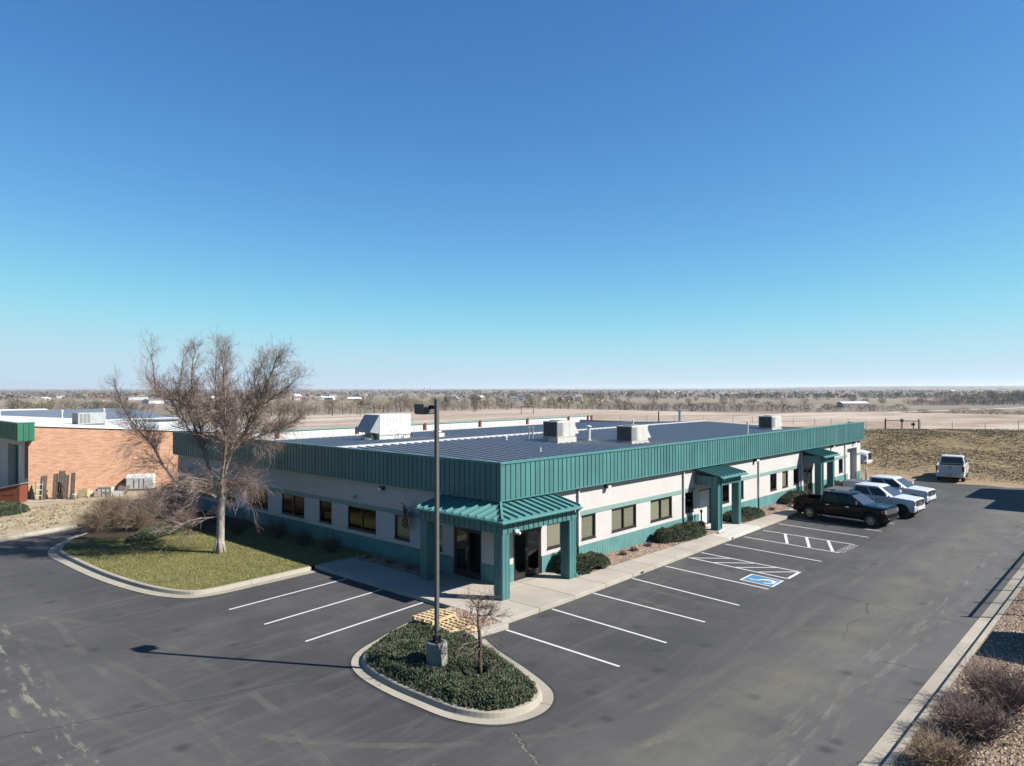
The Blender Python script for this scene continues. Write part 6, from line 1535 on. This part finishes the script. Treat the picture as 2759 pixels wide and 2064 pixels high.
# ================================================================== RANCH FENCE
def gz(x, y): return H(x, y)
GT = empty('brace_gate', (81.7, 5.8, gz(81.7, 5.8))); tag(GT, 'dark timber fence brace with three posts on top of the bank', 'fence brace')
for y in (1.95, 0.02, -1.93): MB().lathe([(.08, -.3), (.075, 1.32), (.06, 1.34), (.001, 1.35)], 8).build('post', M['twig_dark'], GT, (0, y, 0))
MB().tube([(0, 1.95, 1.05), (0, 0, 1.07)], .05, 6).tube([(0, 0, 1.05), (0, -1.93, 1.07)], .05, 6).tube([(0, 1.95, 1.0), (.0, 0.0, .15)], .012, 4).build('rail', M['twig_dark'], GT)
MB().box(-.05, .05, -.2, .2, .9, 1.25).build('sign', M['grey_metal'], GT); o = MB().lathe([(.06, -.2), (.06, .95), (.001, .96)], 8).build('post', M['twig_dark'], GT, (-.1, -1.35, 0)); MB().box(-.2, .0, -1.5, -1.1, .5, .78).build('box', M['dark'], GT)
def wire_run(pts, nm, label, n=10, hgt=1.25):
    E_ = empty(nm, (pts[0][0], pts[0][1], 0)); tag(E_, label, 'fence'); P0 = Vector(pts[0])
    pv = []
    for (a, b) in zip(pts, pts[1:]):
        A, B_ = Vector(a), Vector(b)
        for i in range(n): pv.append(A.lerp(B_, i/n))
    pv.append(Vector(pts[-1]))
    me = MB().lathe([(.035, -.3), (.03, hgt), (.001, hgt+.01)], 6).mesh('post', M['twig'])
    for i, p in enumerate(pv): place('post', me, E_, (p.x-P0.x, p.y-P0.y, gz(p.x, p.y)), scale=(1, 1, ru(.85, 1.15)))
    for k in (.5, .85, 1.15): MB().tube([(p.x-P0.x, p.y-P0.y, gz(p.x, p.y)+k) for p in pv], .008, 3).build('wire', M['grey_metal'], E_)
wire_run([(81.9, 7.9), (85, 18), (84, 30), (80, 48)], 'wire_fence', 'wire fence on thin posts running left along the top of the bank', 4, 1.05)
wire_run([(81.6, 3.7), (86.5, -6), (92, -20)], 'wire_fence', 'wire fence on thin posts running right from the timber brace', 3, 1.05)
for i, (x, y, h) in enumerate(((86.2, 44.4, 1.7), (118, 190, 3.0), (142, 168, 3.0))):
    o = MB().lathe([(.13, -.5), (.10, h), (.001, h+.02)], 8).build('timber_post', M['twig_dark'], None, (x, y, gz(x, y))); tag(o, ['leaning dark timber post in the field above the office roof', 'tall dark post in the field left of the air handler', 'tall dark post in the field right of the light pole'][i], 'post')
FR = empty('goal_post', (150, 130, gz(150, 130))); tag(FR, 'dark timber goal-post frame in the field past the white fence', 'goal post')
for s_ in (-1.9, 1.9): MB().box(s_-.1, s_+.1, -.1, .1, -.3, 2.6).build('post', M['twig_dark'], FR)
MB().box(-2, 2, -.08, .08, 2.3, 2.5).build('beam', M['twig_dark'], FR); FR.rotation_euler = (0, 0, -.8)
# ================================================================== FAR TREES
def fartree_mesh(kind, seed):
    random.seed(seed); tm = MB(); h = 1.0
    tm.cm = 0; tm.tube([(0, 0, -.05), (.01, 0, .25), (0, .01, .55)], [.03, .024, .012], 5)
    for i in range(9):
        a = ru(0, 6.283); z = ru(.15, .5); tm.tube([(0, 0, z), (math.cos(a)*.14, math.sin(a)*.14, z+.2), (math.cos(a)*.26, math.sin(a)*.26, z+.40)], [.013, .009, .004], 3)
    nb = dict(bare=640, shrub=520, green=640)[kind]
    for i in range(nb):
        u = ru(-1, 1); a = ru(0, 6.283); r = ru(.25, 1)**.5; rr = math.sqrt(1-u*u)*r
        k = 1+.35*mnoise.noise(Vector((math.cos(a)*2+seed, math.sin(a)*2, u*2)))
        if kind == 'shrub': p = Vector((math.cos(a)*rr*.55*k, math.sin(a)*rr*.55*k, .42+u*r*.40))
        else: p = Vector((math.cos(a)*rr*.42*k, math.sin(a)*rr*.42*k, .54+u*r*.45*k))
        tm.cm = random.choice((1, 1, 2))
        if kind == 'green':
            s = .045; A, B_, C_ = p+rv(s), p+rv(s), p+rv(s); tm.tri(A, B_, C_)
        else:
            d_ = (p-Vector((0, 0, .3))).normalized()+rv(.5); d_.normalize(); o = d_.orthogonal().normalized()*.0085; tm.tri(p-o, p+o, p+d_*ru(.08, .17))
    return tm
mats_bare = [bark('far bark', (.15, .125, .11)), bark('far twig a', (.225, .190, .165)), bark('far twig b', (.275, .235, .20))]
mats_tan = [mats_bare[0], bark('far twig tan', (.30, .25, .17)), bark('far twig olive', (.26, .245, .15))]
mats_purp = [mats_bare[0], bark('far twig purple', (.205, .155, .138)), bark('far twig brown', (.165, .130, .112))]
mats_green = [mats_bare[0], pm('far green a', (.085, .10, .055), .9, var=.3), pm('far green b', (.16, .165, .08), .9, var=.3)]
TM = {'bare': [fartree_mesh('bare', s).mesh('bare_tree', mats_bare) for s in (1, 2, 3)], 'tan': [fartree_mesh('bare', s).mesh('bare_tree', mats_tan) for s in (4, 5)],
      'purp': [fartree_mesh('shrub', s).mesh('thicket', mats_purp) for s in (6, 7)], 'shrub': [fartree_mesh('shrub', s).mesh('shrub', mats_tan) for s in (8, 9)], 'green': [fartree_mesh('green', s).mesh('evergreen', mats_green) for s in (10, 11)]}
random.seed(99)
def cam_polar(px, dist):      # px: horizontal position in the 2212-wide view -> bearing from the viewpoint
    t = (px-1106)*2759/2212/1930.; d_ = _F.to_2d().normalized(); r = _R0.to_2d(); v = (d_+r*t); return Vector((CAM.x, CAM.y))+v*dist
ORD = ['first', 'second', 'third', 'fourth', 'fifth', 'sixth', 'seventh', 'eighth', 'ninth', 'tenth', 'eleventh', 'twelfth', 'thirteenth', 'fourteenth', 'fifteenth', 'sixteenth', 'seventeenth', 'eighteenth', 'nineteenth', 'twentieth']
def ordinal(n):
    tens = ['', '', 'twenty', 'thirty', 'forty', 'fifty', 'sixty', 'seventy', 'eighty']
    if n <= 20: return ORD[n-1]
    t, u = divmod(n, 10)
    return (tens[t][:-1]+'ieth') if u == 0 else tens[t]+'-'+ORD[u-1]
LINE = {}
def far_tree(kind, px, dist, h, wd, label, group):
    p = cam_polar(px, dist); me = random.choice(TM[kind])
    nm = {'bare': 'bare_tree', 'tan': 'bare_tree', 'purp': 'thicket', 'shrub': 'field_shrub', 'green': 'evergreen_tree'}[kind]
    o = place(nm, me, None, (p.x, p.y, gz(p.x, p.y)-.1), ru(0, 6.28), scale=(h*wd, h*wd, h)); tag(o, label, 'tree' if kind in ('bare', 'tan', 'green') else 'shrub', group)
    if group: LINE.setdefault(group, []).append((px, o))
    return o
# creek-side row behind the white fence
n = 0
for px in range(590, 1300, 13):
    if rnd() < .12: continue
    far_tree('tan' if rnd() < .5 else 'bare', px+ru(-6, 6), 430+ru(-22, 22), ru(6.2, 10.0), ru(.9, 1.25), 'bare tree in the creek-side row beyond the white fence', 'creek row beyond the white fence')
for px in range(960, 1280, 20): far_tree('shrub', px+ru(-9, 9), 355+ru(-20, 20), ru(2.2, 3.8), ru(1.2, 1.7), 'pale shrub in front of the creek-side tree row', 'pale shrubs before the creek row')
for px in range(1290, 1960, 14): far_tree('purp', px+ru(-8, 8), 575+ru(-35, 35), ru(6, 10) if 1310 < px < 1700 else ru(4, 7.5), ru(1.2, 1.7), 'purple-brown thicket clump along the field edge above the roof', 'purple-brown thicket row')
for px in range(1960, 2230, 15): far_tree('shrub', px+ru(-9, 9), 345+ru(-14, 14), ru(2.4, 4.6), ru(1.2, 1.7), 'tan shrub in the field above the gate at right', 'tan shrubs above the gate')
for px in range(2030, 2240, 9): far_tree(random.choice(('bare', 'purp', 'purp', 'green')), px+ru(-6, 6), 840+ru(-60, 90), ru(10, 17), ru(1.0, 1.5), 'dark tall tree in the grove beyond the white road at right', 'grove at far right')
for px in list(range(30, 330, 12)): far_tree(random.choice(('bare', 'tan', 'tan', 'green')), px+ru(-6, 6), 520+ru(-50, 120), ru(7, 12), ru(1.1, 1.5), 'tree in the green-grey belt above the far left roofs', 'tree belt above the left roofs')
for px in range(600, 2200, 24): far_tree(random.choice(('bare', 'purp', 'tan', 'green', 'bare')), px+ru(-14, 14), ru(800, 1250), ru(7, 12), ru(1.0, 1.6), 'scattered tree among the distant fields and houses', 'scattered trees among distant fields')
for px in range(1970, 2240, 11): far_tree('purp', px+ru(-6, 6), 800+ru(-30, 30), ru(6, 9), ru(1.5, 2.1), 'low grey thicket clump at the foot of the far right grove', 'thicket at the foot of the right grove')
far_tree('tan', 778, 250, 5.4, .75, 'single slim tree standing in the field left of the light pole', None); far_tree('bare', 1025, 262, 6.8, .5, 'single dark snag tree in the field right of the light pole', None)
# one mass of woodland towards the horizon
def woods():
    mb = MB(); n = 0
    while n < 3800:
        px = ru(-60, 2290); t = ru(0, 1); dist = 1250*(7.2**t); p = cam_polar(px, dist)
        d_ = mnoise.noise(Vector((p.x*.0016, p.y*.0016, 3)))+.5*mnoise.noise(Vector((p.x*.006, p.y*.006, 3)))
        if d_ < ru(-.30, .35): continue
        n += 1; z = gz(p.x, p.y); h = ru(6, 12); w_ = ru(6, 16)*(1+dist/3500); mb.cm = random.choices((0, 1, 2, 3), (5, 4, 3, 3))[0]
        for b in range(7):
            a = ru(0, 6.283); q = Vector((p.x, p.y, z))+Vector((math.cos(a)*w_*ru(0, .8), math.sin(a)*w_*ru(0, .8), h*ru(.1, .75))); s = h*.33
            mb.tri(q+rv(s), q+rv(s), q+rv(s)); mb.tri(q+rv(s), q+rv(s), q+rv(s))
    o = mb.build('distant_woodland', [bark('woods a', (.19, .16, .145)), bark('woods b', (.225, .20, .16)), pm('woods c', (.13, .135, .09), .95), pm('woods d', (.12, .11, .11), .95)]); tag(o, 'distant belts of bare woodland reaching the horizon', 'woodland', kind='stuff')
woods()
# ================================================================== FAR HOUSES
hcol = ['white_metal', 'tanwall', 'stucco', 'tanwall', 'white_metal']; rcol = ['greyroof', 'brownroof', 'redroof', 'membrane', 'greyroof', 'brownroof']
cw = {'white_metal': 'white', 'tanwall': 'tan', 'stucco': 'cream'}; cr = {'greyroof': 'grey', 'brownroof': 'brown', 'redroof': 'rust', 'membrane': 'pale'}
def far_house(px, dist, sx, sy, h, ridge, where, group, wm_=None, rm_=None, rz=None):
    p = cam_polar(px, dist); w_ = wm_ or random.choice(hcol); r_ = rm_ or random.choice(rcol)
    E_ = shed('farmhouse' if sx < 20 else 'long_barn', cw[w_]+' '+cr[r_]+'-roofed house '+where, (p.x, p.y, gz(p.x, p.y)), sx, sy, h, ridge, r_, w_, ru(-.9, .9) if rz is None else rz, group, 'house')
    if group: LINE.setdefault(group, []).append((px, E_))
    if dist < 1300:
        for q in (-.3, .1, .35): MB().box(sx*q-.6, sx*q+.6, -sy/2-.06, -sy/2-.002, 1.0, 2.2).build('window', M['carglass'], E_)
    return E_
for i in range(30): far_house(1110+ru(-140, 190), ru(1000, 1350), ru(10, 16), ru(8, 11), ru(3, 5.5), ru(1.8, 3), 'in the cluster beyond the lamp head', 'house cluster beyond the light pole')
for i in range(16): far_house(560+ru(-30, 230), ru(1100, 2000), ru(10, 22), ru(8, 12), ru(3, 5), ru(1.5, 3), 'far behind the bare tree', 'houses behind the big tree')
for i in range(18): far_house(ru(20, 520), ru(900, 2000), ru(12, 34), ru(9, 14), ru(3.5, 6), ru(1, 2.6), 'on the far left', 'houses on the far left', random.choice(('white_metal', 'stucco')), random.choice(('membrane', 'greyroof', 'redroof')))
for i in range(22): far_house(ru(1300, 1960), ru(1300, 3200), ru(14, 34), ru(10, 14), ru(4, 6.5), ru(1.5, 3), 'in fields above the office roof', 'houses above the office roof')
for i in range(14): far_house(ru(1960, 2210), ru(1500, 3600), ru(14, 30), ru(10, 14), ru(4, 6.5), ru(1.5, 3), 'on the far right rise', 'houses on the right rise')
o = far_house(1842, 700, 27, 11, 4.2, 1.6, 'x', None, 'tanwall', 'membrane', -.72); o['label'] = 'long low barn with white metal roof standing alone past the bank'; o['category'] = 'barn'; o.name = 'long_barn'
o = far_house(1420, 2600, 26, 12, 8, 2, 'x', None, 'white_metal', 'membrane', .3); o['label'] = 'far white farm works with a thin mast on the horizon'; o['category'] = 'farm building'
p = cam_polar(1441, 2600); o = MB().lathe([(1.0, 0), (.6, 32), (.001, 32.2)], 8).build('mast', M['white_metal'], None, (p.x, p.y, gz(p.x, p.y))); tag(o, 'thin pale mast rising beside the far white farm works', 'mast')
for i, (px, d_, h, r) in enumerate(((918, 5200, 26, 5), (930, 5200, 26, 5))):
    p = cam_polar(px, d_); o = MB().lathe([(r, 0), (r, h), (r*.8, h+4), (.001, h+6)], 14).build('grain_silo', M['white_metal'], None, (p.x, p.y, gz(p.x, p.y)), smooth=False); tag(o, ['left of two tiny white silos on the horizon', 'right of two tiny white silos on the horizon'][i], 'silo', 'horizon silos')
p = cam_polar(872, 4200); o = MB().lathe([(.9, 0), (.5, 48), (.001, 48.5)], 6).build('radio_mast', M['grey_metal'], None, (p.x, p.y, gz(p.x, p.y))); tag(o, 'hair-thin radio mast on the horizon left of the light pole', 'mast')
# white country road past the barn
mb = MB(); P_ = [cam_polar(1865, 520), cam_polar(1960, 545), cam_polar(2080, 600), cam_polar(2250, 690)]
Q = catmull(P_, 8)
for a, b in zip(Q, Q[1:]):
    t = (b-a).normalized(); n_ = Vector((-t.y, t.x))*4.5; mb.quad(*[(v.x, v.y, gz(v.x, v.y)+.35) for v in (a-n_, b-n_, b+n_, a+n_)])
o = mb.build('gravel_road', pm('pale gravel road', (.50, .48, .44), .95, 0, .1, .2)); tag(o, kind='structure')
# ================================================================== NEIGHBOURS OUTSIDE THE RIGHT EDGE (their shadows reach the lot)
NBR = empty('right_office', (0, 0, 0)); tag(NBR, 'neighbouring flat-roofed office whose shadow falls across the lot at right', 'building')
MB().box(44.6, 50.6, -34, -14.95, 0, 6.0).build('wall', M['stucco'], NBR); MB().box(39.8, 44.6, -34, -16.9, 0, 6.0).build('wall', M['stucco'], NBR); MB().box(44.4, 50.8, -34.2, -14.75, 5.2, 6.1).box(39.6, 44.4, -34.2, -16.7, 5.2, 6.1).build('fascia', M['teal'], NBR)
PF = empty('picket_fence', (10.1, -16.48, .14)); tag(PF, 'dark steel picket fence beyond the right kerb casting railing shadows', 'fence')
pk = MB().box(-.011, .011, -.011, .011, .05, 1.98).mesh('picket', M['blackmetal']); pst = MB().box(-.04, .04, -.04, .04, -.1, 2.15).mesh('post', M['blackmetal'])
for i in range(13): place('post', pst, PF, (i*2.25, 0, 0))
for i in range(180): 
    if i % 15: place('picket', pk, PF, (i*.15, 0, 0))
MB().box(0, 27, -.02, .02, 1.9, 1.98).box(0, 27, -.02, .02, .18, .24).build('rail', M['blackmetal'], PF)
UC = empty('utility_cabinet', (6.9, -18.2, .14)); tag(UC, 'steel utility cabinet beyond the right kerb casting the block shadow', 'cabinet')
o = MB().box(-1.4, 1.4, -.9, .9, .1, 2.0).build('cabinet', M['greendoor'], UC); bevel(o, .02, 1); MB().box(-1.5, 1.5, -1, 1, -.1, .098).build('pad', M['plinth'], UC); MB().box(-.01, .01, .9, .915, .15, 1.95).build('seam', M['dark'], UC)

# each of a far row is told from its neighbours by its place counted from the left of the view
for g_, lst in LINE.items():
    for i, (px, o) in enumerate(sorted(lst, key=lambda q: q[0])): o['label'] = o['label']+', '+ordinal(i+1)+' from left'

# ================================================================== 5e-5: thin even air round everything
hb = MB().box(-24000, 24000, -24000, 24000, -60, 95).build('haze', [])
hm = bpy.data.materials.new('thin haze'); hm.use_nodes = True; hn = hm.node_tree.nodes; hn.clear(); ho = hn.new('ShaderNodeOutputMaterial'); pv = hn.new('ShaderNodeVolumePrincipled')
pv.inputs['Color'].default_value = (.80, .86, .93, 1); pv.inputs['Density'].default_value = 6.5e-5; pv.inputs['Anisotropy'].default_value = 0.2; hm.node_tree.links.new(pv.outputs[0], ho.inputs['Volume']); hb.data.materials.append(hm)
tag(hb, 'thin pale haze over the distant plain', 'haze', kind='stuff')
